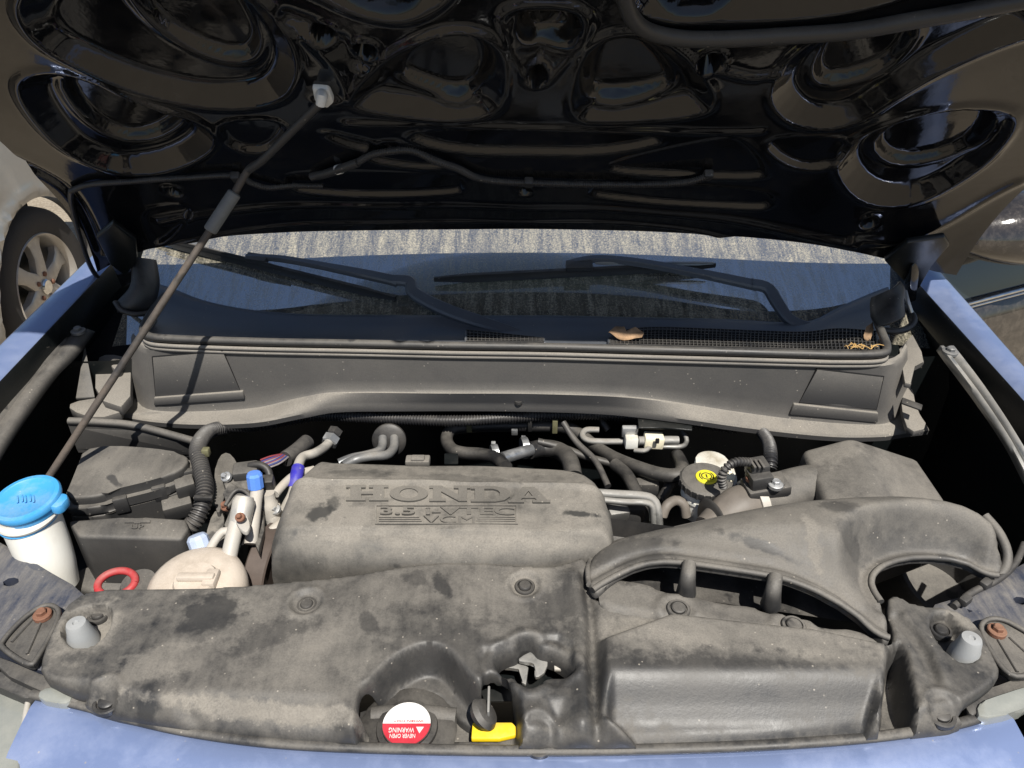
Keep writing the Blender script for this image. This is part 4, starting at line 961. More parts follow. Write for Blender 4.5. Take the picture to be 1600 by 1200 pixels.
# scoop floor with fasteners and ribs
SC = xy([(935, 905), (950, 896), (1015, 905), (1030, 916), (1075, 922), (1130, 936), (1180, 940), (1190, 948), (1260, 962), (1290, 975), (1340, 975), (1378, 996), (1386, 1012), (1330, 1000), (1150, 975), (960, 950), (938, 942)], 1.012, 1)
def sch(P):
    h = np.full(len(P), 1.004); 
    for c_ in (pz(1060, 952, 1.008), pz(1240, 978, 1.008)):
        d_ = np.hypot(P[:, 0] - c_.x, P[:, 1] - c_.y); h += .004 * sst(-d_, -.034, -.026) - .003 * sst(-d_, -.022, -.018)
    fr_ = linedist(P, xy([(938, 942), (960, 950), (1150, 975), (1330, 1000), (1386, 1012)], 1.012, 1, False)); h -= .008 * (1 - sst(fr_, 0, .012))
    return h
scp = panel('scoop_floor', SC, sch, 'duct_plastic', car, 'dusty floor of the intake mouth', res=.005, skirt=.012, edge=.003)
for q in ((1060, 952), (1240, 978)): clip(pz(q[0], q[1], 1.006), scp, .0155, 'box_plastic')
for a, b_ in (((1077, 880), (1072, 926)), ((1212, 900), (1204, 945))):
    tube('duct_rib', [pz(*a, 1.045), pz((a[0] + b_[0]) / 2, (a[1] + b_[1]) / 2, 1.036), pz(*b_, 1.002)], [.009, .011, .0135], 'duct_plastic', duct, 'upright rib in the intake mouth')
# inside of the duct: back wall and floor
rows = []
for i in range(25):
    t = i / 24; x = 945 + t * 425; a = pz(x, 880 + 60 * t, 1.0); rows.append([V3((a.x, a.y - .01, .965)), V3((a.x, a.y + .05, .965)), V3((a.x, a.y + .08, .98)), V3((a.x, a.y + .085, 1.01))])
grid('duct_inner', rows, 'hose_rubber', duct)
# lower duct bend seen through the round gap
lathe('duct_elbow', pz(1482, 912, .83), (.15, -.25, 1), [(.10, -.06), (.10, .015), (.095, .022), (.085, .02), (.083, -.02), (.075, -.055), (0, -.06)], 'box_plastic', car, 'round lower duct inside the dark gap', seg=40)
tube('elbow_rim', [pz(1538, 806, 1.03), pz(1560, 832, 1.02), pz(1573, 862, 1.002), pz(1571, 886, .988), pz(1557, 904, .975)], .007, 'duct_plastic', duct)
tube('wing_cable', [pz(1600, 850, .99), pz(1586, 880, .985), pz(1560, 905, .98), pz(1520, 925, .978), pz(1490, 948, .978)], .005, 'loom', car)
for q in ((1508, 938), (1540, 912)): box('cable_clip', pz(*q, .984), .018, .012, .012, 'black_rubber', car, rot=(0, 0, .6))
# air cleaner housing
R0, R1, Q0, Q1, L0_, L1_ = pz(1328, 682, 1.052), pz(1388, 785, 1.052), pz(1432, 716, .995), pz(1480, 785, .995), pz(1254, 702, 1.035), pz(1290, 785, 1.035)
bm = bmesh.new(); vs = [bm.verts.new(p) for p in (R0, Q0, Q1, R1, L1_, L0_)]; vb = [bm.verts.new(V3((p.x * 1.0 + (.02 if i in (1, 2) else -.006 if i > 3 else 0), p.y + (.02 if i in (0, 1, 5) else 0), .86))) for i, p in enumerate((R0, Q0, Q1, R1, L1_, L0_))]
bm.faces.new((vs[0], vs[1], vs[2], vs[3])); bm.faces.new((vs[0], vs[3], vs[4], vs[5])); bm.faces.new(vb)
for i in range(6): bm.faces.new((vs[i], vb[i], vb[(i + 1) % 6], vs[(i + 1) % 6]))
bmesh.ops.recalc_face_normals(bm, faces=bm.faces[:]); bmesh.ops.bevel(bm, geom=bm.edges[:], offset=.010, segments=3, affect='EDGES', profile=.5, clamp_overlap=True)
airbox = bmfin('air_cleaner', bm, 'duct_plastic', car, 'dusty black ridged air cleaner housing', 45)
tb = [pz(1290, 758, 1.0), pz(1252, 765, 1.0), pz(1200, 780, 1.0), pz(1172, 788, 1.0)]
tub = tube('intake_tube', tb, [.036, .037, .037, .036], 'duct_plastic', car, 'dusty plastic intake tube with its air sensor', sides=28)
bel = tube('intake_bellows', [pz(1174, 788, 1.0), pz(1155, 796, .998), pz(1137, 806, .994), pz(1118, 818, .988), pz(1104, 828, .985)], [.034, .036, .033, .027, .022], 'brown_tube', car, 'grey brown rubber boot on the intake tube', sides=28)
d_ = (tb[3] - tb[2]).normalized()
lathe('hose_clamp', tb[3] - d_ * .004, d_, [(.035, -.007), (.039, -.007), (.039, .007), (.035, .007)], 'alu_dirty', car, 'bright metal clamp band round the intake tube', seg=40, caps=False)
lathe('boot_lip', pz(1112, 816, .988), d_ * -1 + V3((0, 0, .0)), [(.034, -.003), (.038, 0), (.034, .004)], 'hose_rubber', bel)
# air mass sensor
ms = box('air_sensor', pz(1196, 760, 1.034), .066, .040, .018, 'box_plastic', car, 'black air flow sensor with plug and screws', rot=(0, R(-6), R(8)))
box('sensor_body', pz(1186, 748, 1.05), .034, .032, .026, 'black_rubber', ms, rot=(0, R(-6), R(8)), bevel=.004)
box('plug', pz(1183, 732, 1.06), .030, .028, .026, 'black_rubber', ms, rot=(0, R(-6), R(8)), bevel=.003)
for k in (-1, 0, 1): box('plug_rib', pz(1183 + k * 7, 726, 1.075), .004, .02, .006, 'box_plastic', ms, rot=(0, 0, R(8)), bevel=.001)
lathe('boss', pz(1212, 766, 1.03), (0, 0, 1), [(.011, -.02), (.011, .018), (.009, .02), (0, .02)], 'duct_plastic', ms); bolt('screw', pz(1212, 757, 1.052), 'zinc', ms, .0065)
lathe('boss', pz(1176, 752, 1.035), (0, 0, 1), [(.009, -.02), (.009, .014), (0, .016)], 'duct_plastic', ms); bolt('screw', pz(1174, 747, 1.05), 'rust', ms, .005)
tube('sensor_wire', [pz(1170, 722, 1.075), pz(1150, 722, 1.08), pz(1135, 731, 1.075), pz(1128, 745, 1.06), pz(1130, 760, 1.04)], .006, 'loom', car, 'ribbed cable looping from the air sensor', corr=(.0055, .001))
tube('bulkhead_conduit', [pz(1140, 650, .93), pz(1176, 662, .95), pz(1198, 686, .985), pz(1204, 710, 1.01), pz(1203, 735, 1.0)], .010, 'loom', car, 'ribbed conduit dropping behind the air sensor', corr=(.006, .0014))

# ------------------------------------------------------------------ brake fluid reservoir
bc = pz(1104, 744, 1.02)
lathe('brake_reservoir', bc + V3((0, 0, -.075)), (0, 0, 1), [(.030, 0), (.034, .02), (.034, .035), (.036, .037), (.036, .042), (.034, .044), (.034, .06), (.037, .062)], 'white_dirty', car, 'white brake fluid reservoir with a dusty ridged cap', seg=40)
bres = bpy.data.objects['brake_reservoir']
bcap = lathe('cap', bc + V3((0, 0, -.012)), (0, 0, 1), [(.040, -.006), (.041, 0), (.041, .006), (.038, .009), (.018, .0095), (.0165, .009)], 'box_plastic', bres, 'dusty ridged cap with a yellow disc', seg=48)
for k in range(24):
    a = 2 * math.pi * k / 24; box('cap_ridge', bc + V3((math.cos(a) * .0405, math.sin(a) * .0405, -.012)), .003, .003, .012, 'box_plastic', bcap, bevel=.0006, rot=(0, 0, a), seg=1)
lathe('cap_disc', bc + V3((0, 0, -.004)), (0, 0, 1), [(.017, -.006), (.017, .003), (.016, .004), (0, .0041)], 'yellow_disc', bcap, 'yellow disc with a brake symbol')
def ringp(r0, r1): return [[(r0 * math.cos(a), r0 * math.sin(a)) for a in np.linspace(0, 2 * math.pi, 20, False)], [(r1 * math.cos(a), r1 * math.sin(a)) for a in np.linspace(0, 2 * math.pi, 20, False)]]
dm_ = lambda x, y, h: bc + V3((x, y, .0004 + h))
flatpoly('brake_symbol', ringp(.0085, .0070), dm_, 'ink', bcap, h=.0004); flatpoly('brake_symbol', [[(-.001, -.004), (.001, -.004), (.001, .004), (-.001, .004)]], dm_, 'ink', bcap, h=.0004)
for s_ in (-1, 1): flatpoly('brake_symbol', [[(s_ * r_ * math.cos(a), r_ * math.sin(a)) for a in np.linspace(-.8, .8, 8)] + [] for r_ in (.0118,)][0:1] if False else [[(s_ * .0118 * math.cos(a), .0118 * math.sin(a)) for a in np.linspace(-.8, .8, 8)] + [(s_ * .0103 * math.cos(a), .0103 * math.sin(a)) for a in np.linspace(.8, -.8, 8)]], dm_, 'ink', bcap, h=.0004)
prism('reservoir_tank', chaikin([pz(1084, 716, 1.02), pz(1092, 704, 1.02), pz(1115, 702, 1.02), pz(1138, 712, 1.02), pz(1150, 740, 1.01), pz(1155, 765, 1.0), pz(1120, 770, 1.0), pz(1095, 735, 1.01)], 1), .06, 'white_dirty', bres, 'white plastic tank behind the cap', bevel=.006)
lathe('label_dot', pz(1140, 745, 1.02), (.1, -.6, 1), [(.009, 0), (.008, .002), (0, .0025)], 'cream', bres)

# ------------------------------------------------------------------ bulkhead plumbing
def pb(px, py, z):      # deeper the closer it sits to the bulkhead
    return pz(px, py, z - .055 * min(1, max(0, (735 - py) / 40)))
def pipe(name, pts, r, mat, label=None, **k): return tube(name, [pz(*p) for p in pts], r, mat, car, label, **k)
def pipeb(name, pts, r, mat, label=None, **k): return tube(name, [pb(*p) for p in pts], r, mat, car, label, **k)
loom = tube('wiring_loom', [pz(x, y, .955) for x, y in ((318, 676), (345, 667), (400, 665), (450, 656), (500, 649), (560, 651), (640, 655), (720, 657), (800, 652), (870, 648), (950, 648), (1050, 656), (1150, 668))], .0105, 'loom', car, 'long ribbed black wiring loom under the cowl flange', corr=(.0055, .0012))
tube('conduit', [pz(350, 668, .95), pz(324, 676, .972), pz(309, 700, 1.0), pz(314, 730, 1.0), pb(320, 760, .995), pb(316, 790, .985), pb(304, 815, .97), pb(292, 826, .96)], .0125, 'loom', car, 'thick ribbed conduit curving beside the fuse box', corr=(.0062, .0015))
box('conduit_clip', pz(322, 706, 1.012), .012, .012, .014, 'olive_clip', car, bevel=.002)
box('conduit_clip', pb(318, 778, 1.004), .03, .008, .008, 'hose_rubber', car, bevel=.002)

# air conditioning lines
ac = pipeb('refrigerant_pipe', [(517, 687, 1.0), (508, 698, 1.0), (492, 708, 1.0), (474, 714, 1.0), (467, 725, .995), (463, 745, .985), (458, 770, .97), (448, 790, .95), (440, 808, .93)], .0085, 'alu_dirty', 'bright metal pipe with a blue band')
tube('blue_band', [pb(466, 731, .9935), pb(463, 745, .985), pb(459.5, 762, .975)], .0108, 'blue_tape', ac, 'dark blue band wrapped round the pipe')
lathe('pipe_nut', pb(518, 686, 1.0), (.3, .9, .25), [(.013, -.012), (.016, -.010), (.016, .004), (.013, .006)], 'zinc', ac, seg=6, smooth=20); lathe('pipe_nut', pb(521, 680, 1.0), (.3, .9, .25), [(.012, -.002), (.014, 0), (.014, .012)], 'hose_rubber', ac, seg=6, smooth=20)
lathe('grommet', pb(608, 688, .985), (.0, -1, .35), [(.032, -.005), (.032, .002), (.026, .006), (.0, .006)], 'hose_rubber', car, 'round rubber grommet in the bulkhead')
pipeb('heater_pipe', [(598, 684, .992), (597, 698, .985), (590, 706, .98), (570, 712, .98), (550, 716, .975), (530, 724, .96)], .0085, 'dull_bolt', 'grey metal pipe entering the grommet')  # duller metal puts the shade under the cowl flange into the colour
pipeb('heater_pipe', [(616, 684, .992), (615, 700, .985), (604, 711, .98), (580, 713, .985), (556, 718, .975), (536, 728, .96)], .0085, 'dull_bolt', 'grey metal pipe entering the grommet')  # same darker metal, its colour carrying the flange's shade
pipeb('heater_hose', [(716, 668, .975), (760, 665, .975), (830, 665, .975), (880, 667, .975), (905, 678, .97), (930, 698, .965), (960, 716, .96), (1000, 732, .96), (1035, 742, .965), (1060, 742, .97), (1066, 730, .97), (1058, 712, .95)], .0125, 'hose_rubber', 'long black rubber hose along the bulkhead')
pipeb('heater_hose', [(716, 668, .975), (702, 674, .972), (698, 688, .97), (706, 702, .972), (724, 708, .975), (752, 710, .98), (775, 716, .985), (790, 730, .98)], .012, 'hose_rubber', 'black rubber hose turning down behind the engine cover')
pipeb('heater_hose', [(828, 704, .98), (850, 700, .98), (875, 705, .975), (890, 720, .965), (896, 745, .94)], .016, 'hose_rubber', 'thick black hose clamped to the metal joint')
tj = tube('hose_joint', [pb(785, 716, .985), pb(808, 709, .988), pb(832, 702, .985)], .011, 'zinc', car, 'bright metal hose joint between two spring clamps', sides=18)
for q, rr in (((773, 709), .015), ((820, 700), .018)):
    lathe('spring_clamp', pb(q[0], q[1], .985), (1, .25, .0), [(rr, -.006), (rr + .002, -.006), (rr + .002, .006), (rr, .006)], 'zinc', tj)
    box('clamp_ear', pb(q[0] - 2, q[1] - 14, .995), .008, .008, .012, 'zinc', tj, bevel=.001)
for q in ((733, 664), (867, 666)): box('hose_bracket', pb(q[0], q[1], .99), .010, .008, .03, 'olive_clip', car, bevel=.001)
box('hose_bracket', pb(828, 664, .99), .008, .01, .026, 'hose_rubber', car, bevel=.001)
box('stud_plate', pb(804, 675, .975), .012, .006, .012, 'zinc', car, bevel=.001)
sheet('small_bracket', [(694, 708), (716, 708), (716, 724), (694, 724)], .965, 'bay_paint', drop=.004, it=0)
# valve with two curled pipes
vv = box('purge_valve', pb(1021, 688, 1.0), .036, .025, .024, 'cream', car, 'cream plastic valve between curled metal pipes', rot=(0, R(4), 0))
box('valve_plug', pb(986, 688, .995), .024, .026, .024, 'white_dirty', vv, bevel=.003); box('valve_plug', pb(984, 674, 1.01), .03, .012, .022, 'zinc', vv, bevel=.003)
tube('valve_stub', [pb(998, 689, 1.0), pb(1060, 688, 1.0)], .0085, 'dusty_metal', vv, curve=False)
box('valve_window', pb(1027, 689, 1.014), .007, .004, .010, 'void', vv, bevel=.0008)
pipeb('vacuum_pipe', [(936, 672, .985), (916, 672, .985), (910, 680, .985), (918, 688, .985), (940, 690, .985), (985, 690, .985)], .006, 'dusty_metal', 'curled thin metal pipe to the cream valve')
pipeb('vacuum_pipe', [(1066, 676, .99), (1072, 684, .99), (1072, 692, .985), (1062, 698, .985), (1020, 698, .985), (1008, 704, .985), (992, 704, .98)], .0045, 'dusty_metal', 'thin metal pipe hooking round the cream valve')
pipeb('vacuum_pipe', [(940, 648, .99), (942, 660, .985), (950, 672, .975)], .0065, 'hose_rubber')
for q in ((1008, 657), (1048, 658)): bolt('bolt', pz(*q, .955), 'dull_bolt', car, .0085, axis=(0, -.8, .6))
sheet('bracket_plate', [(996, 650), (1080, 650), (1082, 672), (1040, 668), (998, 668)], .978, 'bay_paint', drop=.004, it=0)
# engine side, right of the cover
pipe('fuel_pipe', [(930, 770, 1.0), (960, 772, 1.0), (1005, 775, 1.0), (1022, 782, .995), (1028, 800, .98), (1030, 830, .95)], .0068, 'dusty_metal', 'grey metal pipe bending beside the engine cover')
pipe('fuel_pipe', [(930, 780, .995), (970, 784, .995), (1010, 786, .995), (1020, 796, .985), (1022, 830, .95)], .0052, 'dusty_metal', 'thin grey pipe under the thicker one')
pipe('fuel_pipe', [(935, 777, .992), (970, 779, .992), (1005, 781, .992)], .0024, 'rust', 'rusty thin line between the grey pipes')
pipe('coolant_hose', [(960, 725, .95), (978, 740, .955), (990, 762, .96), (1002, 790, .95), (1004, 830, .92)], .011, 'hose_rubber', 'black hose dropping beside the engine cover')
pipe('coolant_hose', [(1050, 742, .95), (1046, 760, .94), (1034, 780, .92)], .010, 'hose_rubber', None)
pipe('coolant_hose', [(1035, 806, .97), (1042, 790, .985), (1056, 782, .985), (1068, 788, .98), (1072, 806, .96)], .008, 'brown_tube', 'small brown hose looped by the brake reservoir')
box('engine_sensor', pz(962, 800, .955), .035, .03, .03, 'dusty_metal', car, 'dirty metal sensor beside the engine cover', rot=(.2, .1, .3)); box('engine_sensor', pz(990, 805, .94), .03, .03, .05, 'box_plastic', car)
box('engine_bracket', pz(1010, 762, .93), .04, .02, .03, 'box_plastic', car)
pipe('engine_wire', [(880, 660, .97), (900, 690, .95), (930, 720, .94), (950, 760, .93)], .006, 'loom'); pipe('engine_wire', [(840, 690, .95), (880, 700, .94), (920, 715, .93), (980, 730, .92)], .007, 'hose_rubber')

# ------------------------------------------------------------------ fuse box, battery, washer filler
lidp = [(98, 782), (98, 768), (150, 715), (118, 703), (175, 696), (237, 700), (283, 706), (298, 716), (286, 734), (240, 750), (176, 766), (152, 778)]
lid_pts = [pz(x, y, 1.0) for x, y in [(96, 778), (120, 735), (128, 700), (175, 696), (237, 700), (283, 707), (297, 716), (284, 734), (240, 750), (172, 766), (153, 775)]]
fb = prism('fuse_box', chaikin(lid_pts, 1), .022, 'box_plastic', car, 'dusty black fuse box lid with stepped edge', bevel=.005, seg=3)
lip = [p + (p - sum(lid_pts, V3()) / len(lid_pts)).normalized() * .010 + V3((0, 0, -.016)) for p in lid_pts]
prism('lid_rim', chaikin(lip, 1), .016, 'box_plastic', fb, bevel=.003)
lip2 = [p + V3((0, 0, -.020)) for p in lip]; c0 = sum(lip2, V3()) / len(lip2)
prism('box_base', chaikin([c0 + (p - c0) * .97 for p in lip2], 1), .09, 'box_plastic', fb, bevel=.003)
for q, z in (((190, 788), .972), ((250, 770), .972), ((295, 745), .975)): box('lid_latch', pz(*q, z), .022, .012, .03, 'black_rubber', fb, rot=(0, 0, .4), bevel=.003)
box('relay', pz(290, 762, .97), .03, .025, .03, 'box_plastic', fb, rot=(.1, 0, .5)); box('relay', pz(278, 792, .945), .045, .03, .03, 'box_plastic', fb, rot=(.1, 0, .45))
sheet('fuse_box_wall', [(105, 660, 1.0), (210, 664, .995), (310, 690, .98), (312, 712, .94), (240, 702, .94), (120, 702, .95)], .98, 'box_plastic', 'ribbed plastic wall behind the fuse box', drop=.008, it=0)
tube('wall_rail', [pz(108, 658, 1.002), pz(160, 660, 1.0), pz(215, 666, .995), pz(305, 690, .982)], .007, 'box_plastic', car)
bat = prism('battery_cover', [pz(105, 812, .985), pz(188, 809, .985), pz(228, 806, .985), pz(290, 810, .985), pz(295, 824, .985), pz(283, 842, .985), pz(122, 838, .985)], .16, 'box_plastic', car, 'dusty black plastic battery cover', bevel=.006, seg=3)
def bmap(x, y, h): 
    p = pz(195 + 40 * x, 828 - 14 * y, .985); p.z += h; return p
flatpoly('moulded_mark', [[(0, 1), (1, 1), (1, .72), (.62, .72), (.62, .62), (.38, .62), (.38, .72), (0, .72)]], bmap, 'box_plastic', bat, h=.002); text('moulded_mark', 'UP', lambda x, y, h: bmap(.25 + .5 * x, .05 + .5 * y, h), 'box_plastic', bat, h=.002, bold=.02)
prism('battery_flange', chaikin([pz(120, 878, .90), pz(280, 868, .90), pz(312, 880, .90), pz(300, 930, .88), pz(110, 930, .88)], 1), .03, 'box_plastic', bat, bevel=.006)
lathe('battery_corner', pz(300, 870, .93), (0, 0, 1), [(.018, -.06), (.02, .0), (.014, .02), (0, .022)], 'box_plastic', bat, sx=1.2)
# washer filler neck
nk = tube('washer_filler', [pz(42, 792, 1.03), pz(50, 815, 1.005), pz(62, 845, .975), pz(76, 880, .94), (pz(88, 915, .90))], [.041, .040, .039, .036, .032], 'white_plastic', car, 'milky white washer fluid filler neck', sides=32)
cpos = pz(42, 781, 1.043); cax = V3((-.05, -.10, 1))
wc = lathe('filler_cap', cpos, cax, [(.043, -.016), (.044, -.014), (.044, -.006), (.047, -.004), (.048, .002), (.046, .0055), (.040, .006), (.038, .0045), (.0, .0045)], 'blue_cap', nk, 'sky blue snap cap on the washer filler', seg=48)
prism('cap_tab', chaikin([cpos + V3((.036, -.016, .003)), cpos + V3((.058, -.020, .002)), cpos + V3((.060, .010, .002)), cpos + V3((.040, .016, .003))], 1), .016, 'blue_cap', wc, bevel=.004)
for k in range(5): box('cap_mark', cpos + V3((-.018 + k * .006 + .008, -.004 + .002 * (k % 2), .0048 + k * .0003)), .003, .02, .0015, 'blue_cap', wc, rot=(-.1, 0, .5), bevel=.0008)
lathe('neck_ring', pz(44, 802, 1.022), cax, [(.043, -.004), (.0445, 0), (.043, .004)], 'white_plastic', nk, seg=40)
lathe('neck_ring', pz(45, 808, 1.014), cax, [(.0405, -.004), (.0425, 0), (.0405, .004)], 'blue_cap', nk, seg=40)

# ------------------------------------------------------------------ power steering, refrigerant line cluster, pulley
ps = lathe('fluid_reservoir', pz(310, 922, .955), (0, -.1, 1), [(.055, -.05), (.066, -.03), (.069, 0), (.066, .016), (.055, .026), (.038, .030), (.0, .031)], 'beige_plastic', car, 'beige fluid reservoir half hidden behind the radiator cover', seg=44)
psc = lathe('cap', pz(306, 908, .985), (0, -.1, 1), [(.030, -.012), (.031, 0), (.028, .006), (.0, .0065)], 'beige_plastic', ps, seg=36)
box('cap_grip', pz(306, 902, .994), .052, .012, .010, 'beige_plastic', psc, bevel=.003)
box('cap_grip', pz(330, 905, .988), .018, .03, .014, 'beige_plastic', psc, bevel=.003)
pipe('steel_pipe', [(352, 905, .95), (355, 885, .965), (362, 850, .985), (370, 818, 1.0), (378, 795, 1.008)], .0115, 'white_metal', 'thick white metal pipe rising from the reservoir', sides=20)
sp_ = bpy.data.objects['steel_pipe']
lathe('pipe_collar', pz(353, 893, .962), (.1, .5, .8), [(.018, -.008), (.019, 0), (.017, .008), (.013, .014)], 'white_metal', sp_)
lathe('pipe_ferrule', pz(377, 805, 1.006), (.1, .6, .6), [(.015, -.02), (.016, -.012), (.0165, .02), (.013, .028), (.0, .030)], 'alu_dirty', sp_, seg=28)
bolt('bolt', pz(375, 808, 1.025), 'rust', sp_, .0042, axis=(0, -.5, .8))
sheet('pipe_flange', [(366, 812), (372, 800), (384, 800), (392, 820), (386, 832), (376, 828)], 1.012, 'white_metal', drop=.008, parent=sp_)
pipe('charge_pipe', [(312, 890, .95), (322, 870, .965), (334, 848, .98), (346, 832, .99), (356, 830, .99), (362, 838, .985)], .0065, 'white_metal', 'thin pale pipe with a grey valve cap')
cp_ = bpy.data.objects['charge_pipe']
lathe('valve_cap', pz(316, 862, .965), (-.25, .35, .8), [(.010, -.006), (.010, 0), (.0155, .001), (.0155, .022), (.012, .027), (0, .028)], 'pale_valve', cp_, 'pale blue grey ribbed valve cap', seg=10, smooth=25)
vc = pipe('valve_port', [(392, 850, .965), (396, 815, .985), (399, 785, 1.0), (402, 765, 1.008)], .010, 'white_metal', 'metal refrigerant port with a blue cap')
lathe('valve_cap', pz(400, 762, 1.012), (0, .2, 1), [(.010, -.010), (.0095, 0), (.0125, .001), (.0125, .022), (.010, .026), (0, .0265)], 'blue_valve', vc, 'bright blue valve cap', seg=10, smooth=25)
sheet('engine_mount', [(334, 740), (342, 712), (356, 705), (370, 720), (374, 742), (352, 760), (345, 800), (336, 800)], .97, 'box_plastic', 'dusty dark engine mount plate', drop=.05, it=1)
sheet('mount_arm', [(345, 742), (372, 736), (404, 740), (408, 764), (378, 768), (352, 764)], .995, 'dark_metal', 'dirty metal bracket behind the blue valve cap', drop=.03, it=0, bevel=.004)
box('mount_block', pz(385, 738, 1.0), .04, .03, .025, 'box_plastic', car, rot=(.1, 0, .2), bevel=.004)
for q, z, mt in (((353, 745), 1.004, 'zinc'), ((353, 790), .985, 'rust'), ((430, 796), .965, 'zinc')): bolt('bolt', pz(*q, z), mt, car, .0052, axis=(-.3, -.4, .8))
tube('sensor_lead', [pz(390, 728, 1.01), pz(405, 726, 1.015), pz(418, 733, 1.01), pz(422, 748, 1.0)], .006, 'hose_rubber', car)
box('pressure_plug', pz(419, 758, .995), .022, .018, .035, 'hose_rubber', car, 'black pressure sensor plug', rot=(.2, 0, .1)); lathe('sensor_body', pz(421, 785, .975), (0, .15, 1), [(.011, -.03), (.013, -.012), (.013, .0), (.010, .004), (.010, .018)], 'white_metal', car, 'pale metal pressure sensor', seg=20)
sheet('fitting_block', [(410, 775), (436, 772), (440, 800), (425, 812), (410, 806)], .955, 'white_metal', drop=.04, bevel=.004)
pipe('refrigerant_hose', [(405, 850, .93), (418, 838, .94), (432, 826, .945), (445, 815, .94)], .010, 'white_metal', 'stubby pale pipe end by the engine cover')
pipe('return_pipe', [(430, 772, .985), (445, 755, .985), (462, 742, .98), (490, 734, .97)], .007, 'white_metal', 'white pipe running behind the engine cover')
sheet('clamp_plate', [(350, 820), (366, 782), (378, 778), (372, 800), (362, 838)], .99, 'dark_metal', drop=.010, it=0)
sheet('clamp_plate', [(395, 840), (404, 790), (412, 784), (412, 830), (404, 862)], .97, 'dark_metal', drop=.012, it=0)
pipe('drain_hose', [(330, 868, .93), (342, 858, .935), (356, 848, .935)], .014, 'brown_tube', 'short ribbed brown hose', corr=(.006, .001))
sheet('mount_arm', [(300, 838), (330, 832), (350, 822), (360, 840), (345, 862), (320, 858)], .955, 'dark_metal', drop=.02)
wb = tube('wire_bundle', [pz(448, 716, .962), pz(428, 724, .968), pz(412, 730, .972)], .0095, 'loom', car, 'taped bundle of thin coloured wires')
for k in range(9):
    mt = ('wire_red', 'wire_blue', 'wire_grey')[k % 3]; ox, oy = (k - 4) * 2.2, (k % 3) * 1.5 - 6
    tube('wire', [pz(448 + ox * .5, 712 + oy + abs(k - 4) * .8, .974), pz(430 + ox * .8, 719 + oy + k, .981), pz(412 + ox * .6, 725 + oy + k * 1.2, .982)], .0016, mt, wb, sides=6)
tube('bundle_sleeve', [pz(480, 690, .96), pz(462, 706, .965), pz(446, 717, .97)], .014, 'loom', car)
sheet('mount_arm', [(320, 838), (332, 800), (345, 795), (352, 812), (345, 835), (330, 848)], .96, 'dark_metal', drop=.03)
sheet('cable_bracket', [(348, 770), (360, 752), (372, 760), (370, 778), (356, 792)], 1.0, 'dark_metal', drop=.006, it=0)
tube('bracket_edge', [pz(352, 790, 1.0), pz(366, 768, 1.008), pz(380, 766, 1.01), pz(392, 780, 1.005), pz(392, 806, .995)], .003, 'box_plastic', car, sides=8)
box('mount_block', pz(380, 784, .985), .035, .03, .03, 'dark_metal', car, rot=(.1, .1, .3), bevel=.004)
pu = pz(408, 905, .90)
lathe('belt_pulley', V3((pu.x - .005, pu.y + .04, .87)), (1, -.18, 0), [(.03, -.004), (.070, -.004), (.082, -.003), (.085, 0), (.085, .030), (.082, .032), (.05, .024)], 'belt', car, 'brown ribbed belt running over its pulley', seg=56)
rk = pz(182, 911, .962); pts = [rk + V3((.026 * math.cos(a), .020 * math.sin(a), .004 * math.sin(a))) for a in np.linspace(0, 2 * math.pi, 25)]
tube('dipstick_ring', pts, .0055, 'red_plastic', car, 'red plastic ring behind the radiator cover', sides=10, step=.004)
lathe('filler_cap', pz(218, 914, .955), (0, -.1, 1), [(.026, -.02), (.027, 0), (.024, .006), (0, .0065)], 'box_plastic', car, 'dusty round cap beside the red ring')
box('bay_shelf', pz(260, 905, .86), .36, .14, .02, 'bay_paint', car, bevel=.004)
for k in range(14):
    a = pz(random.uniform(395, 440), random.uniform(830, 890), random.uniform(.82, .90)); tube('engine_wire', [a, a + V3((random.uniform(-.03, .03), random.uniform(-.03, .03), random.uniform(-.02, .03))), a + V3((random.uniform(-.05, .05), random.uniform(-.05, .05), -.04))], .003, random.choice(('loom', 'hose_rubber', 'dusty_metal')), car, sides=8)

# ------------------------------------------------------------------ leaves and needles lying on the cowl
def leaf(pts, z, label, curl):
    low = max(pts, key=lambda p: p[1]); o_ = tray_pt(low[0], low[1] - 8, z - .006)
    q = [pplane(x, y, o_, V3((.15, -.62, .78)).normalized()) for x, y in pts]; c_ = sum(q, V3()) / len(q); V = [c_ + V3((0, 0, .004))]; Fc = []
    ql = resample(q, .003, True)
    for i, p in enumerate(ql): V.append(p + V3((0, 0, curl * (.5 + .5 * math.sin(i * .37)) + (p - c_).length * .25)))
    for i in range(len(ql)): Fc.append((0, 1 + i, 1 + (i + 1) % len(ql)))
    o = mk('dry_leaf', V, Fc, 'leaf_brown', None, None, 60); md = o.modifiers.new('t', 'SOLIDIFY'); md.thickness = .0008
    return tag(o, label, 'leaf')
leaf([(950, 528), (962, 516), (975, 513), (978, 520), (992, 517), (1006, 526), (1002, 534), (985, 536), (965, 534)], .018, 'curled brown dry leaf on the edge of the wide grille', .004)
leaf([(1348, 528), (1352, 516), (1362, 508), (1364, 520), (1358, 538), (1350, 534)], .012, 'small folded brown leaf at the seal corner above the grille end', .006)
for k in range(14):
    a = tray_pt(random.uniform(1322, 1366), random.uniform(540, 549), .012); an = random.uniform(0, 3.1); L = random.uniform(.012, .026)
    o = tube('pine_needle', [a, a + V3((math.cos(an) * L * .5, math.sin(an) * L * .4, .004)), a + V3((math.cos(an) * L, math.sin(an) * L * .5, .001))], .0008, 'needle', None, sides=5, step=.004)
    tag(o, 'thin dry pine needle lying at the end of the wide grille', 'needle', 'pine needles on the grille')

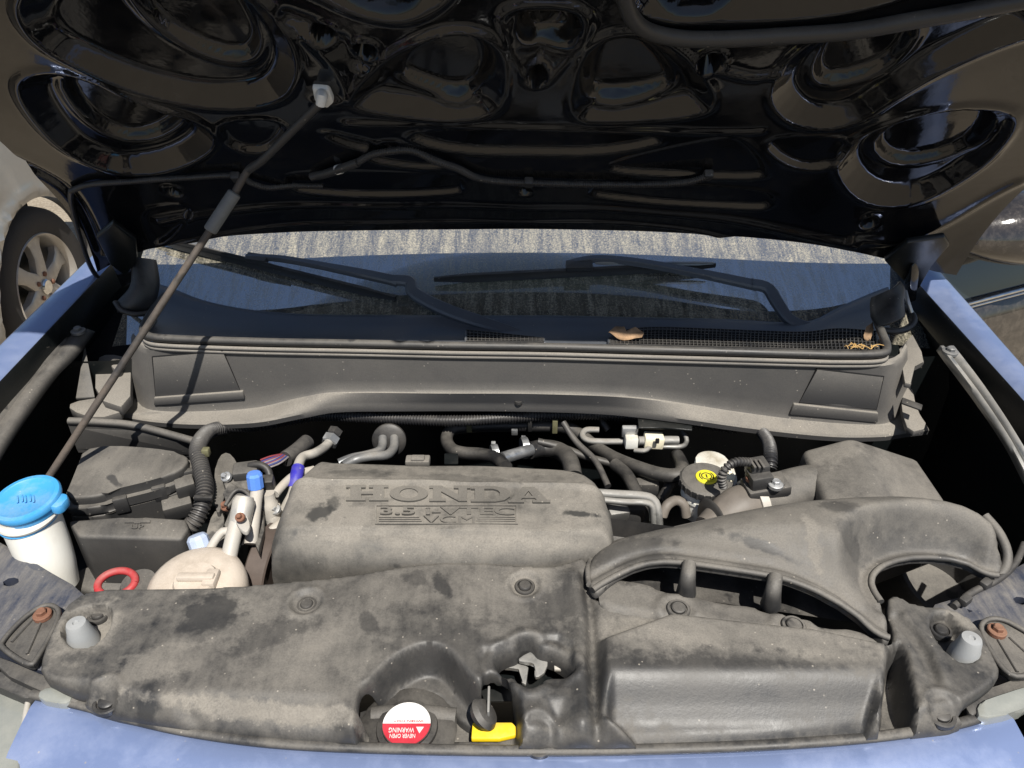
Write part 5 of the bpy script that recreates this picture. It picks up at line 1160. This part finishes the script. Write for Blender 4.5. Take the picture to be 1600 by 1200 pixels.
# ------------------------------------------------------------------ silver car parked alongside
wc0 = pz(72, 448, .34)
sc_ = empty('parked_car', (wc0.x - .8, wc0.y, 0), 'silver grey car parked beside the blue wing, rear wheel showing', 'car')
SX = wc0.x + .02; WR = .345; wy, wz = wc0.y, .34
def side(px, bulge): return px
yy = np.arange(wy - 2.6, wy + 1.0, .03); rows = []
prof = [(.22, -.06), (.30, -.01), (.45, .012), (.60, .022), (.72, .020), (.80, .030), (.88, .018), (.98, 0), (1.02, -.012), (1.05, -.04)]
zz = np.arange(.20, 1.06, .03)
def sx_at(y, z):
    o = np.interp(z, [p[0] for p in prof], [p[1] for p in prof]); r_ = math.hypot(y - wy, z - wz)
    o += .028 * math.exp(-((r_ - .40) / .035) ** 2) ; return SX + o - .05 * max(0, (y - wy - .55) / .5) ** 2
AR = .385
out = [(wy - 2.6, .22)] + [(wy - 2.6, 1.04), (wy + 1.0, 1.04), (wy + 1.0, .30), (wy + .48, .24)] + [(wy + AR * math.cos(a), wz + AR * math.sin(a)) for a in np.linspace(-.25, math.pi + .25, 40)] + [(wy - .48, .22)]
panel('body_side', np.array(out), lambda P: np.array([sx_at(y, z) for y, z in P]), 'silver_paint', sc_, res=.028, skirt=.05, edge=.012, frame=lambda v: V3((v.z, v.x, v.y)))
rows = [[V3((SX - .03 - k * .12, y, 1.04 + (.38 * math.sin(min(1, k / 4) * 1.4)))) for k in range(7)] for y in (wy - 2.6, wy - 1.5, wy - .5, wy + .5, wy + .9)]
grid('roof', rows, 'car_glass', sc_)
def spt(y, z, o=.003): return V3((sx_at(y, z) + o, y, z))
tube('door_gap', [spt(wy - .78, .25), spt(wy - .74, .45), spt(wy - .60, .62), spt(wy - .53, .75), spt(wy - .55, .9), spt(wy - .60, 1.03)], .006, 'void', sc_, sides=6)
tube('fuel_flap_gap', [spt(wy + .45, .55), spt(wy + .60, .58), spt(wy + .9, .60)], .004, 'void', sc_, sides=6)
tube('door_handle', [spt(wy - .90, .90, .01), spt(wy - .82, .91, .03), spt(wy - .72, .91, .03), spt(wy - .66, .90, .01)], .014, 'chrome', sc_, sides=10, flat=.6)
wh = lathe('wheel', V3((SX - .10, wy, wz)), (1, 0, 0), [(.215, -.09), (.25, -.10), (.31, -.10), (.338, -.08), (.345, -.04), (.345, .05), (.338, .085), (.315, .105), (.27, .108), (.235, .10), (.228, .09)], 'tyre', sc_, 'dusty tyre and spoked silver rim', seg=64, caps=False)
lathe('rim', V3((SX - .10, wy, wz)), (1, 0, 0), [(.20, -.08), (.205, .05), (.226, .085), (.234, .098), (.230, .104), (.222, .098), (.212, .06)], 'rim_silver', wh, seg=56, caps=False)
lathe('brake_disc', V3((SX - .13, wy, wz)), (1, 0, 0), [(.19, 0), (.19, .01), (0, .01)], 'bay_paint', wh, seg=40)
hub = V3((SX - .02, wy, wz))
for k in range(6):
    a = 2 * math.pi * k / 6 + .35; rad = V3((0, math.cos(a), math.sin(a))); tan = V3((0, -math.sin(a), math.cos(a))); rows = []
    for t, w, h in ((.03, .042, .0), (.08, .036, .004), (.13, .030, .004), (.175, .036, -.002), (.212, .062, -.008)):
        c_ = hub + rad * t + V3((h, 0, 0)); rows.append([c_ - tan * w - V3((.035, 0, 0)), c_ - tan * w - V3((.006, 0, 0)), c_ - tan * w * .75, c_ + tan * 0 - V3((.002, 0, 0)), c_ + tan * w * .75, c_ + tan * w - V3((.006, 0, 0)), c_ + tan * w - V3((.035, 0, 0))])
    grid('spoke', rows, 'rim_silver', wh, smooth=50)
lathe('hub_cap', hub, (1, 0, 0), [(.034, -.02), (.034, .006), (.028, .012), (0, .013)], 'chrome', wh)
for k in range(5):
    a = 2 * math.pi * k / 5; lathe('wheel_nut', hub + V3((.0, math.cos(a) * .056, math.sin(a) * .056)), (1, 0, 0), [(.012, -.01), (.012, .006), (.006, .010), (0, .010)], 'rust', wh, seg=6)
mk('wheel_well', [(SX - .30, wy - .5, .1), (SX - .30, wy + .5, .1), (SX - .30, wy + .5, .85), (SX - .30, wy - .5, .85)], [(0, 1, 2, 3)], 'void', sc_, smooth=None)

# ------------------------------------------------------------------ black car on the other side
b0 = pz(1440, 492, .80); b1 = pz(1640, 440, .80); dr = (b1 - b0).normalized(); nrm = V3((dr.y, -dr.x, 0)).normalized()
bc_ = empty('parked_car', tuple(V3((b1.x + .6, b1.y + .8, 0))), 'glossy black car parked beside the bare metal strap, dusty mirror and trim', 'car')
L0, L1 = b0 - dr * .15, b0 + dr * 2.2
def brow(z, o): return [L0.lerp(L1, t / 12) + nrm * o + V3((0, 0, z - .80)) for t in range(13)]
grid('door', [brow(.2, -.10), brow(.28, .0), brow(.45, .03), brow(.62, .035), brow(.72, .02), brow(.78, .0), brow(.795, -.02)], 'black_paint', bc_, 'black door reflecting the gravel', 50)
grid('window', [brow(.80, -.012), brow(.95, -.07), brow(1.1, -.15), brow(1.22, -.23)], 'car_glass', bc_, 'dark side window')
for z, r_ in ((.802, .006), (.788, .004)): tube('belt_trim', [p + nrm * .006 + V3((0, 0, 0)) for p in brow(z, 0)], r_, 'chrome', bc_, 'thin bright trim line', curve=False, sides=8)
mp = pz(1580, 362, 1.0)
bm = bmesh.new(); bmesh.ops.create_uvsphere(bm, u_segments=40, v_segments=24, radius=1)
for v in bm.verts:
    x, y, z = v.co; k = 1.0 - .25 * max(0, -x)
    v.co = mp + V3((x * .23, y * .12, (z if z > 0 else z * .75) * .115 * k))
bmfin('mirror', bm, 'black_paint', bc_, 'rounded glossy black mirror housing with dust specks')
tube('mirror_arm', [mp + V3((.05, .02, -.05)), mp + V3((.15, .12, -.12)), L0.lerp(L1, .35) + V3((0, 0, .05))], .03, 'black_paint', bc_)
